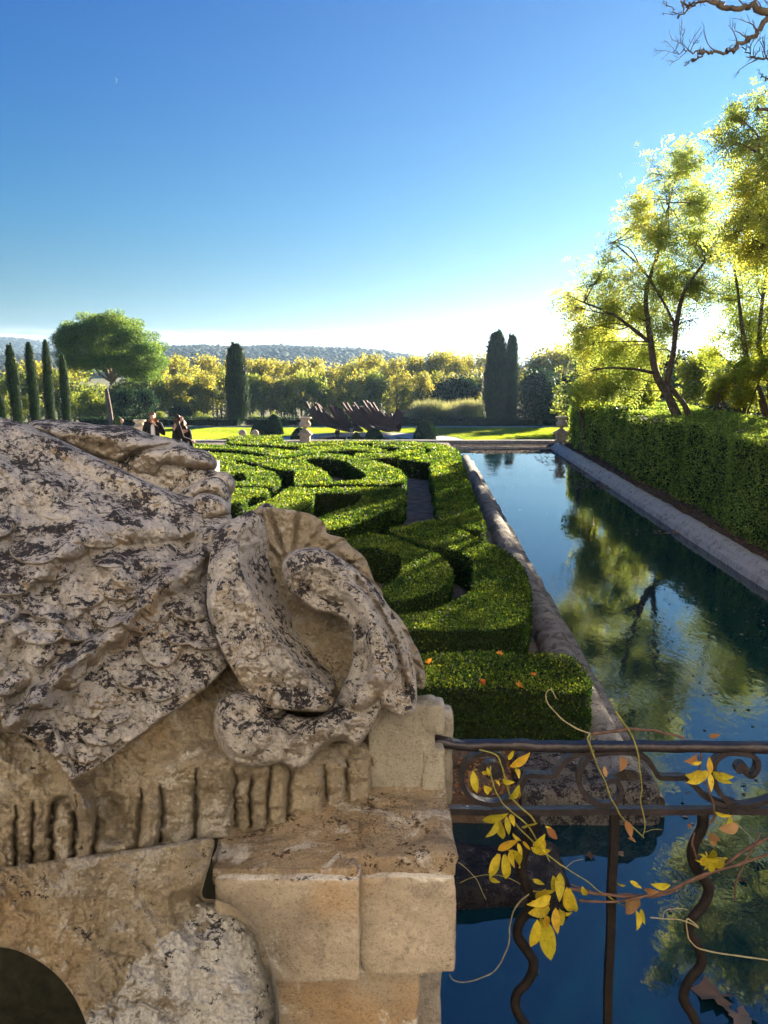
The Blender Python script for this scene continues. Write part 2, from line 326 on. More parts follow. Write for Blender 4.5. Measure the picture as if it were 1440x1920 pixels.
# ------------------------------------------------------------ hedges of the parterre
def area_tris(V2, tris):
    a = V2[tris[:, 0]]; b = V2[tris[:, 1]]; c = V2[tris[:, 2]]
    return np.abs(np.cross(b-a, c-a))*.5
def hedge(name, label, cat, loops, ztop, zbot=0., mat='box_leaf', group=None, ls=1.0, dens=1.0, wob=.02, maxleaf=140000, extra=None, inset=.03, sparse=1.0):
    """clipped hedge: loops = [outer, hole...] as world xy arrays"""
    root = empty(name, (float(loops[0][:, 0].mean()), float(loops[0][:, 1].mean()), zbot), 0, label, cat, group)
    off = np.array(root.location)
    lp3 = [[Vector((x, y, 0)) for x, y in l] for l in loops]
    allv = np.concatenate(loops); tris = np.array(tessellate_polygon(lp3))
    n = len(allv)
    # body slightly inside the leaf skin
    def ring_n(l):
        t = np.roll(l, -1, 0)-np.roll(l, 1, 0); t = norm(t); return np.stack([t[:, 1], -t[:, 0]], 1)
    ns = []
    for i, l in enumerate(loops):
        nn = ring_n(l); x, y = l[:, 0], l[:, 1]; sa = np.sum(x*np.roll(y, -1)-np.roll(x, -1)*y)
        if (sa > 0) != (i == 0): nn = -nn
        ns.append(nn)
    ns = np.concatenate(ns); ins = allv-ns*inset
    top = np.c_[ins, np.full(n, ztop-inset)]; bot = np.c_[ins, np.full(n, zbot+.02)]
    Fc = [tuple(t) for t in tris]; k = 0
    for l in loops:
        m = len(l)
        for j in range(m): Fc.append((k+j, k+(j+1) % m, n+k+(j+1) % m, n+k+j))
        k += m
    mesh('inner_growth', np.concatenate([top, bot])-off, Fc, M['box_body'], root)
    # leaf skin: top
    ar = area_tris(allv, tris); A = ar.sum(); dist = float(np.min(np.hypot(allv[:, 0], allv[:, 1])))
    cen = allv[tris].mean(1); dl = np.hypot(cen[:, 0], cen[:, 1])
    size = np.clip(.0025*dl, .029, .085)*ls; w = ar/size**2
    nt = int(min(maxleaf, w.sum()*2.6*dens)); i = rng.choice(len(tris), nt, p=w/w.sum())
    u = rng.random((nt, 2)); fl = u.sum(1) > 1; u[fl] = 1-u[fl]
    T = allv[tris[i]]; P2 = T[:, 0]+u[:, :1]*(T[:, 1]-T[:, 0])+u[:, 1:]*(T[:, 2]-T[:, 0])
    sz = size[i]*rng.uniform(.6, 1.25, nt)
    P = np.c_[P2, ztop+rng.uniform(-.9, .25, nt)*sz]; P[:, 2] += wob*fbm(P2, 2.2, 3, 3)
    D = rdir(nt)+np.array([0, 0, .75]); N = rdir(nt)+np.array([0, 0, 1.])
    # sides
    PS = []; NS = []; SS = []; k = 0
    for li, l in enumerate(loops):
        m = len(l); a = l; b = np.roll(l, -1, 0); L = np.linalg.norm(b-a, axis=1); nn = ns[k:k+m]; k += m
        dd = np.hypot(a[:, 0], a[:, 1]); s_ = np.clip(.0025*dd, .029, .085)*ls; ww = L*(ztop-zbot)/s_**2
        c = int(min(maxleaf, ww.sum()*1.9*dens)); j = rng.choice(m, c, p=ww/ww.sum()); uu = rng.random(c)[:, None]
        q = a[j]+(b[j]-a[j])*uu; z = zbot+(ztop-zbot)*rng.random(c)
        s2 = s_[j]*rng.uniform(.6, 1.25, c); o = rng.uniform(-.9, .35, c)*s2+wob*fbm(np.c_[q, z], 2.5, 2, 5)
        q = q+nn[j]*o[:, None]; PS.append(np.c_[q, z]); NS.append(np.c_[nn[j], np.zeros(c)]); SS.append(s2)
    PS = np.concatenate(PS); NS = np.concatenate(NS); SS = np.concatenate(SS)
    P = np.concatenate([P, PS]); D = np.concatenate([D, rdir(len(PS))+NS*.6+np.array([0, 0, .35])]); N = np.concatenate([N, rdir(len(PS))+NS])
    sz = np.concatenate([sz, SS]); rnd = np.clip(rng.beta(1.5, 2.2, len(P))+.22*fbm(P, 1.5, 3, 9)+np.where(np.arange(len(P)) < nt, .20, -.14), 0, 1)  # lighter tops, darker sides: sunlight put into leaf colour, plus paler new growth
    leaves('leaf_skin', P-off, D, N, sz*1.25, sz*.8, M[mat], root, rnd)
    return root
def px_loop(pts, z, n=4, closed=True):
    w = U(np.array(pts, float)[:, 0], np.array(pts, float)[:, 1], z)[:, :2]
    c = catmull(w, n, True); return c
ZT = .75
HG = 'clipped box hedges of the parterre'
hedge('box_hedge', 'low box hedge nearest the railing, square-ended block beside the pool corner', 'hedge',
      [px_loop([(600, 1232), (700, 1228), (790, 1227), (860, 1225), (940, 1223), (1020, 1225), (1066, 1229), (1093, 1253), (1107, 1279), (1095, 1294), (1060, 1298), (960, 1293), (860, 1291), (780, 1288), (600, 1292)], ZT)], ZT, group=HG)
hedge('box_hedge', 'large C-shaped box hedge curling round the bright hook hedge beside the pool edge', 'hedge',
      [px_loop([(730, 994), (757, 986), (787, 980), (822, 975), (862, 993), (890, 1008), (918, 1020), (945, 1032), (963, 1044), (980, 1065), (991, 1090), (994, 1118), (989, 1146), (982, 1164), (945, 1178), (870, 1182), (768, 1180), (690, 1190), (690, 1162), (762, 1153), (812, 1143), (840, 1132), (862, 1120), (882, 1107), (887, 1090), (887, 1065), (881, 1046), (862, 1035), (834, 1027), (796, 1022), (762, 1010)], ZT)], ZT, group=HG)
hedge('box_hedge', 'hook-shaped box hedge with brightly sunlit tip inside the C-shaped hedge', 'hedge',
      [px_loop([(636, 1018), (668, 1007), (696, 1002), (723, 1005), (757, 1014), (784, 1026), (812, 1035), (832, 1048), (845, 1064), (847, 1077), (840, 1091), (824, 1104), (795, 1115), (760, 1126), (735, 1128), (719, 1114), (720, 1099), (745, 1084), (752, 1072), (753, 1055), (748, 1040), (723, 1033), (690, 1027), (662, 1032), (640, 1045)], ZT)], ZT, group=HG)
hedge('box_hedge', 'straight box hedge running along the pool coping', 'hedge',
      [px_loop([(808, 869), (835, 868), (863, 868), (880, 908), (898, 957), (909, 990), (880, 992), (850, 984), (824, 974), (821, 955), (815, 910)], ZT, 3)], ZT, group=HG)
hedge('box_hedge', 'pointed box hedge with sharp V-shaped hollow left of the gravel walk', 'hedge',
      [px_loop([(543, 915), (607, 916), (683, 915), (748, 915), (758, 920), (758, 933), (750, 943), (733, 953), (715, 962), (693, 973), (665, 983), (635, 991), (608, 994), (592, 984), (593, 973), (628, 960), (660, 950), (674, 940), (682, 928), (676, 925), (649, 925), (596, 926), (587, 933), (580, 945), (560, 958), (520, 966), (466, 970), (466, 954), (507, 937), (524, 930)], ZT, 3)], ZT, group=HG)
hedge('box_hedge', 'broad rounded box hedge with an oval hollow left of the gravel walk', 'hedge',
      [px_loop([(490, 870), (507, 864), (538, 862), (569, 857), (600, 852), (625, 852), (652, 856), (677, 860), (704, 866), (729, 874), (750, 883), (758, 893), (758, 903), (748, 908), (700, 908), (640, 908), (590, 909), (556, 909), (554, 893), (550, 883), (523, 881)], ZT, 3),
       px_loop([(574, 861), (606, 859), (640, 864), (656, 869), (671, 879), (688, 892), (680, 900), (650, 902), (623, 902), (612, 888), (598, 880), (578, 870)], ZT, 3)[::-1]], ZT, group=HG)
hedge('box_hedge', 'rounded box hedge with dark notch just right of the stone lobes', 'hedge',
      [px_loop([(395, 884), (423, 877), (448, 872), (473, 877), (502, 883), (517, 890), (523, 898), (523, 907), (512, 913), (490, 912), (440, 910), (395, 908), (395, 902), (440, 904), (462, 902), (465, 896), (457, 889), (444, 886), (434, 891), (400, 893)], ZT, 3)], ZT, group=HG)
hedge('box_hedge', 'small dark wedge of box hedge half hidden by the stone lobes', 'hedge',
      [px_loop([(400, 919), (440, 916), (486, 917), (502, 919), (505, 926), (490, 930), (470, 933), (457, 940), (430, 945), (400, 950)], ZT, 3)], ZT, group=HG)
hedge('box_hedge', 'forked ribbon of sunlit box hedge at the left edge of the parterre', 'hedge',
      [px_loop([(330, 833), (380, 834), (423, 836), (486, 840), (527, 844), (569, 847), (600, 849), (560, 855), (517, 860), (492, 865), (480, 869), (455, 865), (419, 860), (370, 856), (370, 850), (423, 851), (465, 855), (494, 857), (510, 854), (473, 848), (423, 843), (330, 840)], ZT, 3)], ZT, group=HG)
hedge('box_hedge', 'small sunlit box hedge stub beside the stone, under the forked ribbon', 'hedge',
      [px_loop([(380, 862), (415, 862), (436, 865), (443, 869), (430, 874), (405, 878), (380, 879)], ZT, 3)], ZT, group=HG)
hedge('box_hedge', 'outermost box hedge sweeping round the far end of the parterre to the pool', 'hedge',
      [px_loop([(423, 831), (450, 828), (523, 829), (561, 832), (600, 829), (662, 827), (725, 828), (777, 830), (808, 832), (829, 835), (850, 841), (860, 848), (862, 858), (855, 864), (829, 865), (808, 867), (777, 864), (748, 859), (787, 855), (806, 850), (811, 844), (798, 839), (777, 835), (725, 832), (662, 832), (600, 835), (559, 838), (500, 835)], ZT, 3)], ZT, group=HG)
hedge('box_hedge', 'short sunlit block of box hedge with a square notch at the far left end', 'hedge',
      [px_loop([(428, 825), (436, 819.5), (465, 817.5), (523, 817.5), (527, 822), (520, 826), (470, 826)], ZT, 3)], ZT, group=HG)
hedge('box_hedge', 'slim swirl of box hedge nested in the far end of the parterre', 'hedge',
      [px_loop([(561, 841), (600, 838), (660, 835), (695, 839), (722, 845), (722, 848.5), (700, 849.5), (690, 847), (665, 844.5), (640, 845), (610, 847), (580, 847)], ZT, 3)], ZT, group=HG)
hedge('box_hedge', 'comma-shaped swirl of box hedge at the far right of the parterre', 'hedge',
      [px_loop([(700, 835), (746, 835.5), (777, 838), (794, 841), (795, 847), (785, 851), (756, 855), (720, 858.5), (685, 859), (667, 855), (670, 851.5), (700, 852), (728, 851), (740, 847), (754, 843), (742, 839.5), (712, 838)], ZT, 3)], ZT, group=HG)

# ============================================================ SETTING
def lx(y): return 2.72+.0467*y          # left waterline
def rx(y): return 7.5+.0555*y           # right waterline
def strip_coping(name, label, ys, xf, sect, mat, seed, amp=.02, gap=None):
    """stone coping swept along y; sect = (offset, z) closed profile"""
    sect = np.array(sect, float); k = len(sect); V = []
    for y in ys:
        x = xf(y); V.append(np.c_[x+sect[:, 0], np.full(k, y), sect[:, 1]])
    V = np.concatenate(V); d = fbm(V, 1.6, 4, seed)*amp; V[:, 0] += d; V[:, 2] += fbm(V, 2.3, 4, seed+3)*amp
    if gap:   # joints between the stones
        jy = np.abs(((V[:, 1]+seed) % gap)-gap/2) < .035; top = V[:, 2] > -.2
        V[jy & top, 2] -= .018
    m = len(ys); idx = np.arange(m*k).reshape(m, k)
    q = np.stack([idx[:-1], np.roll(idx, -1, 1)[:-1], np.roll(idx, -1, 1)[1:], idx[1:]], -1).reshape(-1, 4)
    Fc = [tuple(a) for a in q]+[tuple(idx[0]), tuple(idx[-1][::-1])]
    o = mesh(name, V, Fc, M[mat], None, True); return tag(o, label, 'pool coping')
ysL = np.arange(7.6, 38.4, .09)
secL = [(a_*.86, b_) for a_, b_ in [(0, -1.1), (0, -.14), (-.03, -.08), (-.1, -.06), (-.2, -.05), (-.24, -.02), (-.27, .08), (-.34, .18), (-.46, .245), (-.6, .25), (-.74, .2), (-.84, .1), (-.88, .0), (-.9, -.5), (-.5, -1.1)]]
strip_coping('pool_coping', 'rounded stone coping roll with sun dapples beside the box hedges', ysL, lx, secL, 'coping', 11, .022, 1.9)
ysR = np.concatenate([np.arange(2, 46.2, .09)])
secR = [(0, -1.1), (.4, -1.1), (.62, -.5), (.62, -.02), (.57, .05), (.46, .10), (.33, .11), (.22, .07), (.16, .0), (.14, -.06), (.05, -.09), (.0, -.14)]
strip_coping('pool_coping', 'long pale stone coping along the foot of the tall laurel hedge', ysR, rx, secR[::-1], 'coping_clean', 23, .022, 1.9)
# near corner: coping turns left, a second lower kerb with rounded end
mb = MB()
Pth = catmull([(3.0, 8.15, 0), (2.2, 8.12, 0), (.8, 8.1, 0), (-4, 8.1, 0)], 40)
V, Fc = rbox(1.45, 2.98, 7.45, 8.35, -1.0, .13, .06, .13, .03, 4, 2.2); mb.add(V, Fc)
tag(mesh('soil_bed', *rbox(-4, 1.46, 7.5, 8.32, -1.0, .02, .08, .04, .02, 5, 3), M['soil']), kind='structure')
o = mb.build('pool_corner_coping', M['corner'], None, True); tag(o, 'lichen-blackened stone corner where the left coping ends, seen under the handrail', 'pool coping')
mb = MB(); V, Fc = rbox(-4, 1.72, 6.15, 6.95, -1.0, -.06, .05, .16, .03, 8, 2.2); mb.add(V, Fc)
V, Fc = rbox(1.32, 1.70, 6.9, 7.5, -1.0, -.10, .05, .12, .02, 9, 2.2); mb.add(V, Fc)
o = mb.build('pool_step', M['wet'], None, True); tag(o, 'dark low stone step with rounded end in the water behind the railing', 'pool step')

# ground: upper garden platform (sheet with the pool cut out)
def sheet(name, rects, z, mat, step=None, amp=0.):
    mb = MB()
    for x0, x1, y0, y1 in rects:
        nx, ny = max(1, int((x1-x0)/(step or 1e9))), max(1, int((y1-y0)/(step or 1e9)))
        gx, gy = np.meshgrid(np.linspace(x0, x1, nx+1), np.linspace(y0, y1, ny+1), indexing='ij')
        V = np.stack([gx, gy, np.full(gx.shape, z)], -1).reshape(-1, 3)
        if amp: V[:, 2] += amp*fbm(V, .8, 3, 4)
        i = np.arange((nx+1)*(ny+1)).reshape(nx+1, ny+1)
        mb.add(V, np.stack([i[:-1, :-1], i[1:, :-1], i[1:, 1:], i[:-1, 1:]], -1).reshape(-1, 4))
    return mb.build(name, M[mat])
V = [(-30, 8.3, 0), (lx(8.3)-.55, 8.3, 0), (lx(38.4)-.55, 38.4, 0), (lx(38.4)-.55, 47.9, 0), (-30, 47.9, 0)]
tag(mesh('garden_ground', V, [(0, 1, 2, 3, 4)], M['gravel']), kind='structure')
V = [(8, 2, .01), (30, 2, .01), (30, 47.9, .01), (rx(47.9)+.5, 47.9, .01), (rx(2)+.5, 2, .01)]
tag(mesh('hedge_soil', V[1:], [(0, 1, 2, 3)], M['soil']), kind='structure')
# retaining wall round the far end
mb = MB(); mb.add(*rbox(-30, 13.5, 47.6, 48.1, -4.2, .12, .5, .05, .01, 3, 1)); mb.add(*rbox(4.1, 11.0, 46.1, 47.7, -1.2, -.14, .3, .05, .03, 3, 1))
o = mb.build('retaining_wall', M['coping_clean'], None); tag(o, 'low stone edging wall closing the far end of pool and parterre', 'wall')
mb = MB(); mb.add(*box(-30, -29.6, 8, 48, -4.2, .0)); mb.add(*box(13.5, 13.9, 2, 48, -4.2, -.02))
tag(mb.build('side_wall', M['coping_clean']), 'plain stone side wall under the raised garden', 'wall')

# water
w = NT('pool_water'); c = w.coord()
mp = w.n('ShaderNodeMapping', {'Vector': c, 'Scale': (1., .55, 1.)})
n1 = w.noise(mp, 5.5, 3, .55, .6); n2 = w.noise(mp, 1.3, 2, .5); n3 = w.noise((w.n('ShaderNodeMapping', {'Vector': c, 'Scale': (1, .8, 1)}), 0), 16, 2, .5)
msk = w.ramp(w.noise(c, .32, 2), [(.38, .12), (.62, 1.)])
h = w.math('ADD', w.math('MULTIPLY', n1, msk), w.math('MULTIPLY', n2, .5)); h = w.math('ADD', h, w.math('MULTIPLY', w.math('MULTIPLY', n3, msk), .12))
bp = w.n('ShaderNodeBump', {'Height': h, 'Strength': .075, 'Distance': .06})
M['water'] = w.out(w.n('ShaderNodeBsdfPrincipled', {'Base Color': (.0015, .026, .034), 'Roughness': .02, 'IOR': 1.65, 'Specular IOR Level': .8, 'Normal': bp}))
mb = MB(); mb.add([(-8, 1.45, -.3), (14, 1.45, -.3), (14, 47.7, -.3), (2.2, 47.7, -.3), (2.2, 7.6, -.3), (-8, 7.6, -.3)], [(0, 1, 2, 3, 4, 5)])
tag(mb.build('pool_water', M['water']), kind='structure')
def litter(name, pts, size, mat, label=None, cat=None, kind='stuff', tilt=.15):
    n = len(pts); a = rng.random(n)*6.283; D = np.c_[np.cos(a), np.sin(a), rng.normal(size=n)*tilt]; N = np.c_[rng.normal(size=(n, 2))*tilt, np.ones(n)]
    o = leaves(name, pts, D, N, size*rng.uniform(.6, 1.3, n), size*rng.uniform(.4, .9, n), M[mat], fold=.1); return tag(o, label, cat, kind=kind)
q = []
while len(q) < 420:
    y = rng.uniform(6, 45); x = rng.uniform(lx(y)+.1, rx(y)-.1)
    if vnoise(np.array([x, y, 0.]), .35, 5) > -.25+.5*rng.random(): q.append((x, y, -.292))
litter('floating_leaves', np.array(q), .065, 'litter', 'scattered small leaves floating on the pool', 'leaves')
q = []
for _ in range(5200):
    u = rng.random()**2.2
    if rng.random() < .6: y = 46.3-u*3.3*(.3+.7*(vnoise(np.array([0, 0, _*.01]), 1, 2)+1)/2); x = rng.uniform(lx(y)+.3, rx(y)-.05)
    else:
        y = rng.uniform(22, 46); x = rx(y)-.05-u*1.6
        if vnoise(np.array([0, y, 0.]), .5, 8) < .05: continue
    q.append((x, y, -.29))
litter('floating_leaf_mat', np.array(q), .12, 'litter', 'mat of brown leaves collected at the far end and right edge of the pool', 'leaves')
q = np.c_[rng.uniform(2, 12, 4000), rng.uniform(46.2, 47.6, 4000), np.full(4000, -.12)+rng.random(4000)*.05]
q[:, 0] = rng.uniform(4.2, 10.9, 4000); litter('ledge_litter', q, .11, 'litter', 'brown fallen leaves heaped on the far pool ledge', 'leaves')
yy = rng.uniform(10, 47, 3000); q = np.c_[rx(yy)+.62+rng.random(3000)*.75, yy, .02+rng.random(3000)*.02]
litter('soil_litter', q, .09, 'litter', 'fallen leaves on the soil under the laurel hedge', 'leaves', tilt=.4)
xx = rng.uniform(-1.5, 2.4, 2600); q = np.c_[xx, rng.uniform(7.5, 15, 2600)**1., np.full(2600, .03)]; q[:1500, 1] = rng.uniform(7.5, 8.6, 1500); q[:1500, 0] = rng.uniform(-1, 1.6, 1500)
litter('gravel_litter', q, .06, 'dry_leaf', 'dry leaves lying on the gravel below the railing', 'leaves', tilt=.4)
# orange leaves caught on the near hedges
def star_leaf(c, r, nrm, rot, name, mat, lobes=5, label=None, group=None, parent=None):
    k = 20; a = np.linspace(0, 2*math.pi, k, endpoint=False)+rot; rr = np.array([.12, .55, .5, .82, .6, .7, .52, .95, .66, .72, 1.05, .72, .66, .95, .52, .7, .6, .82, .5, .55])*r*(1+.10*rng.normal(size=k))
    N = norm(np.array(nrm, float)); A = norm(np.cross(N, [0.3, 1, .2])); B = np.cross(N, A)
    V = np.array(c)+rr[:, None]*(np.cos(a)[:, None]*A+np.sin(a)[:, None]*B)+N*(.18*rr*np.cos(a*3+rot))[:, None]
    V = np.concatenate([[np.array(c)], V]); Fc = [(0, i+1, (i+1) % k+1) for i in range(k)]
    o = mesh(name, V, Fc, M[mat], parent, attr={'rnd': np.full(k+1, rng.random())}); return tag(o, label, 'leaf' if not parent else None, group) if label else o
for i, (px, py, lb) in enumerate([(803, 1241, 'yellow leaf caught at the left end of the nearest box hedge'), (937, 1225, 'red-orange leaf on the back edge of the nearest box hedge'), (907, 1279, 'bright orange leaf on the front edge of the nearest box hedge'),
                       (975, 1285, 'rusty leaf on the nearest box hedge, right of the bright orange one'), (1000, 1264, 'small faded orange leaf on the nearest box hedge')]):
    for k in range(3):
        pass
    star_leaf(U(px, py, .775), .062 if i != 4 else .04, (rng.normal()*.4, -.6, .8), rng.random()*6, 'fallen_leaf', 'red_leaf', 5, lb, 'fallen leaves on the nearest hedge')
# scattered twigs stuff on coping not built

# terrain: lower lawn, valley, hills
def azs(px, z=None): return np.arctan((np.asarray(px, float)-720)/F)
ridge_px = np.array([-700, -200, 0, 130, 300, 380, 450, 520, 600, 660, 700, 760, 850, 950, 1150, 1600, 2200]); ridge_py = np.array([672, 662, 668, 660, 651, 647, 650, 646, 650, 653, 657, 665, 675, 690, 680, 672, 672])
far_px = np.array([-900, -300, 0, 60, 120, 200, 400, 2200]); far_py = np.array([655, 642, 639, 641, 652, 662, 680, 700])
def el_of(py): return PITCH*-1+np.arctan((960-np.asarray(py, float))/F)
def terrain_z(x, y):
    r = np.hypot(x, y); a = np.arctan2(x, y)
    z = np.where(y < 112, -3.5, -3.5-3.5*np.clip((y-112)/50, 0, 1)*(3-2*np.clip((y-112)/50, 0, 1))*np.clip((y-112)/50, 0, 1))
    h1 = np.interp(a, azs(ridge_px), np.tan(el_of(ridge_py))*1500+CZ)-1; h2 = np.interp(a, azs(far_px), np.tan(el_of(far_py))*3600+CZ)-3
    t1 = np.clip((r-500)/1000, 0, 1); t1 = t1*t1*(3-2*t1); t1b = np.clip(1-(r-1500)/900, 0, 1)
    t2 = np.clip((r-1900)/1700, 0, 1); t2 = t2*t2*(3-2*t2); t2b = np.clip(1-(r-3600)/900, 0, 1)
    z = z+np.where(r < 1500, h1*t1, h1*t1b)+np.where(r < 3600, h2*t2, h2*t2b)
    P = np.stack([x, y, 0*x], -1); z = z+fbm(P, .004, 3, 31)*6*np.clip((r-400)/600, 0, 1)*np.clip((1500-r)/400, .15, 1)
    return z
rs = np.concatenate([np.linspace(40, 120, 9), np.geomspace(130, 5000, 90)]); aa = np.radians(np.linspace(-75, 75, 301))
gr, ga = np.meshgrid(rs, aa, indexing='ij'); x = gr*np.sin(ga); y = gr*np.cos(ga); z = terrain_z(x, y)
V = np.stack([x, y, z], -1).reshape(-1, 3); i = np.arange(gr.size).reshape(gr.shape)
o = mesh('terrain', V, np.stack([i[:-1, :-1], i[:-1, 1:], i[1:, 1:], i[1:, :-1]], -1).reshape(-1, 4), M['field'], None, True); tag(o, kind='structure')
tag(mesh('lawn', [(-75, 48, -3.49), (60, 48, -3.49), (60, 107, -3.49), (-75, 107, -3.49)], [(0, 1, 2, 3)], M['lawn']), kind='structure')
# pale walks on the lower level
tag(mesh('gravel_path', [(-75, 105.2, -3.47), (60, 105.2, -3.47), (60, 108, -3.47), (-75, 108, -3.47)], [(0, 1, 2, 3)], M['path']), kind='structure')
def disc(cx, cy, r0, r1, z, n=64):
    a = np.linspace(0, 2*math.pi, n, endpoint=False)
    V = [(cx+r*math.cos(t), cy+r*math.sin(t)*1.0, z) for r in (r0, r1) for t in a] if r0 else [(cx+r1*math.cos(t), cy+r1*math.sin(t), z) for t in a]
    return (V, [(i, (i+1) % n, n+(i+1) % n, n+i) for i in range(n)]) if r0 else (V, [tuple(range(n))])
V, Fc = disc(-1.8, 86.5, 5.2, 10.8, -3.462); tag(mesh('basin_walk', V, Fc, M['path']), kind='structure')
V, Fc = disc(-3.6, 87.6, 0, 4.6, -3.455); b = empty('round_basin', (-3.6, 87.6, -3.46), 0, 'round dark water basin with pale rim in front of the steel arcs', 'basin')
o = mesh('basin_water', np.array(V)+np.array([3.6, -87.6, 3.465]), Fc, M['water'], b)
V, Fc = lathe([(4.55, 0), (4.6, .12), (4.95, .14), (5.0, 0)], 64); mesh('rim', V, Fc, M['urn'], b)
# grass
n = 330000; yy = 78+(105.2-78)*rng.random(n)**1.1; xx = rng.uniform(-46, 30, n)*(yy/100)
k = (np.hypot(xx+1.8, yy-86.5) > 10.8); xx, yy = xx[k], yy[k]; n = len(xx)
D = rdir(n)*.45+np.array([0, 0, 1]); N = rdir(n)*np.array([1, 1, .1])
rn = np.clip(.5+.28*fbm(np.c_[xx, yy], .12, 3, 8)+rng.normal(size=n)*.18, 0, 1)
o = leaves('lawn_grass', np.c_[xx, yy, np.full(n, -3.49)], D, N, rng.uniform(.09, .15, n), .055, M['grass'], rnd=rn); tag(o, 'mown sunlit lawn grass beyond the garden wall', 'grass', kind='stuff')

# wooded hills as one mass of crowns
n = 20000; a = rng.uniform(R(-42), R(42), n*2); r = np.concatenate([rng.uniform(650, 1560, n), rng.uniform(2600, 3650, n)]); n *= 2
x = r*np.sin(a); y = r*np.cos(a); z = terrain_z(x, y); s = np.where(r < 2000, rng.uniform(3.5, 6.5, n), rng.uniform(8, 13, n))
ico = bmesh.new(); bmesh.ops.create_icosphere(ico, subdivisions=1, radius=1); iv = np.array([v.co[:] for v in ico.verts]); jf = np.array([[v.index for v in f.verts] for f in ico.faces]); ico.free()
V = iv[None]*s[:, None, None]*(1+.22*rng.normal(size=(n, len(iv), 1)))*np.array([1, 1, .75])+np.stack([x, y, z+s*.35], -1)[:, None]
Fc = (jf[None]+np.arange(n)[:, None, None]*len(iv)).reshape(-1, 3)
o = mesh('hillside_wood', V.reshape(-1, 3), Fc, M['hillmat']); tag(o, 'far wooded hills fading to blue under the horizon', 'forest', kind='stuff')

# ============================================================ FAR HEDGES, TREES
def long_hedge(name, label, x0, x1, y0, y1, z0, z1, mat, cat='hedge', ls=.14, group=None, n=None, rough=.12, lod=None, sides='all', wx=None):
    root = empty(name, ((x0+x1)/2, (y0+y1)/2, z0), 0, label, cat, group); off = np.array(root.location)
    fx = wx or (lambda y: 0*y)
    V, Fc = rbox(x0+.15, x1-.15, y0+.1, y1-.1, z0, z1-.12, .6, .2, .03, 2, 1); V = np.array(V); V[:, 0] += fx(V[:, 1]); mesh('inner_growth', V-off, Fc, M['box_body'], root)
    A = [((x1-x0)*(y1-y0), 't'), ((x1-x0)*(z1-z0), 'f'), ((x1-x0)*(z1-z0), 'b'), ((y1-y0)*(z1-z0), 'l'), ((y1-y0)*(z1-z0), 'r')]
    tot = sum(q[0] for q in A); PP = []; NN = []; n = n or int(tot/ls**2*2.6)
    for ar, f in A:
        m = int(n*ar/tot); u = rng.random(m); v = rng.random(m)
        if f == 't': PP.append(np.c_[x0+(x1-x0)*u, y0+(y1-y0)*v, np.full(m, z1)]); NN.append(np.tile([0, 0, 1.], (m, 1)))
        elif f in 'fb': PP.append(np.c_[x0+(x1-x0)*u, np.full(m, y0 if f == 'f' else y1), z0+(z1-z0)*v]); NN.append(np.tile([0, -1. if f == 'f' else 1., 0], (m, 1)))
        else: PP.append(np.c_[np.full(m, x0 if f == 'l' else x1), y0+(y1-y0)*u, z0+(z1-z0)*v]); NN.append(np.tile([-1. if f == 'l' else 1., 0, 0], (m, 1)))
    P = np.concatenate(PP); N = np.concatenate(NN)
    P[:, 0] += fx(P[:, 1]); sz = np.full(len(P), ls)
    if lod: sz = np.clip(lod*np.hypot(P[:, 0], P[:, 1]), ls*.6, ls*1.6); keep = rng.random(len(P)) < np.clip((ls/sz)**2, 0, 1); P, N, sz = P[keep], N[keep], sz[keep]
    P = P+N*(rng.uniform(-.7, .3, len(P))*sz+rough*fbm(P, .9, 3, 7))[:, None]
    leaves('leaf_skin', P-off, rdir(len(P))+N*.7+np.array([0, 0, .3]), rdir(len(P))+N, sz*rng.uniform(.8, 1.4, len(P)), sz*.62, M[mat], root)
    return root
LG = 'tall clipped laurel hedges along the pool'
long_hedge('laurel_hedge', 'long tall laurel hedge along the right side of the pool, lit on its top', 8.8, 12.9, 22.0, 47.4, 0, 2.62, 'laurel_leaf', ls=.075, group=LG, rough=.13, lod=.0027, wx=lambda y: .052*y+.10*np.sin(y*.55))
long_hedge('laurel_hedge', 'nearer bulging laurel hedge at the right edge of the photo', 8.62, 12.8, 11., 21.8, 0, 2.72, 'laurel_leaf', ls=.055, group=LG, rough=.12, lod=.0027, wx=lambda y: .052*y+.12*np.sin(y*.8+1))
def px_x(px, yw): return (px-720)/F*yw/math.cos(PITCH)*1.0*(math.cos(PITCH)**2+0)*1.0 if False else float(Y(px, 790, yw)[0])
for x0, x1, lb in ((px_x(150, 109), px_x(449, 109), 'low dark clipped hedge closing the lawn left of the lone cypress'), (px_x(461, 109), px_x(1008, 109), 'long low dark clipped hedge behind the steel arcs'), (px_x(1016, 109), px_x(1120, 109), 'short end of the low dark hedge beside the laurel hedge')):
    long_hedge('clipped_hedge', lb, x0, x1, 108.6, 110, -3.5, -2.45, 'dark_leaf', ls=.22, group='low clipped hedges closing the lawn', rough=.05)

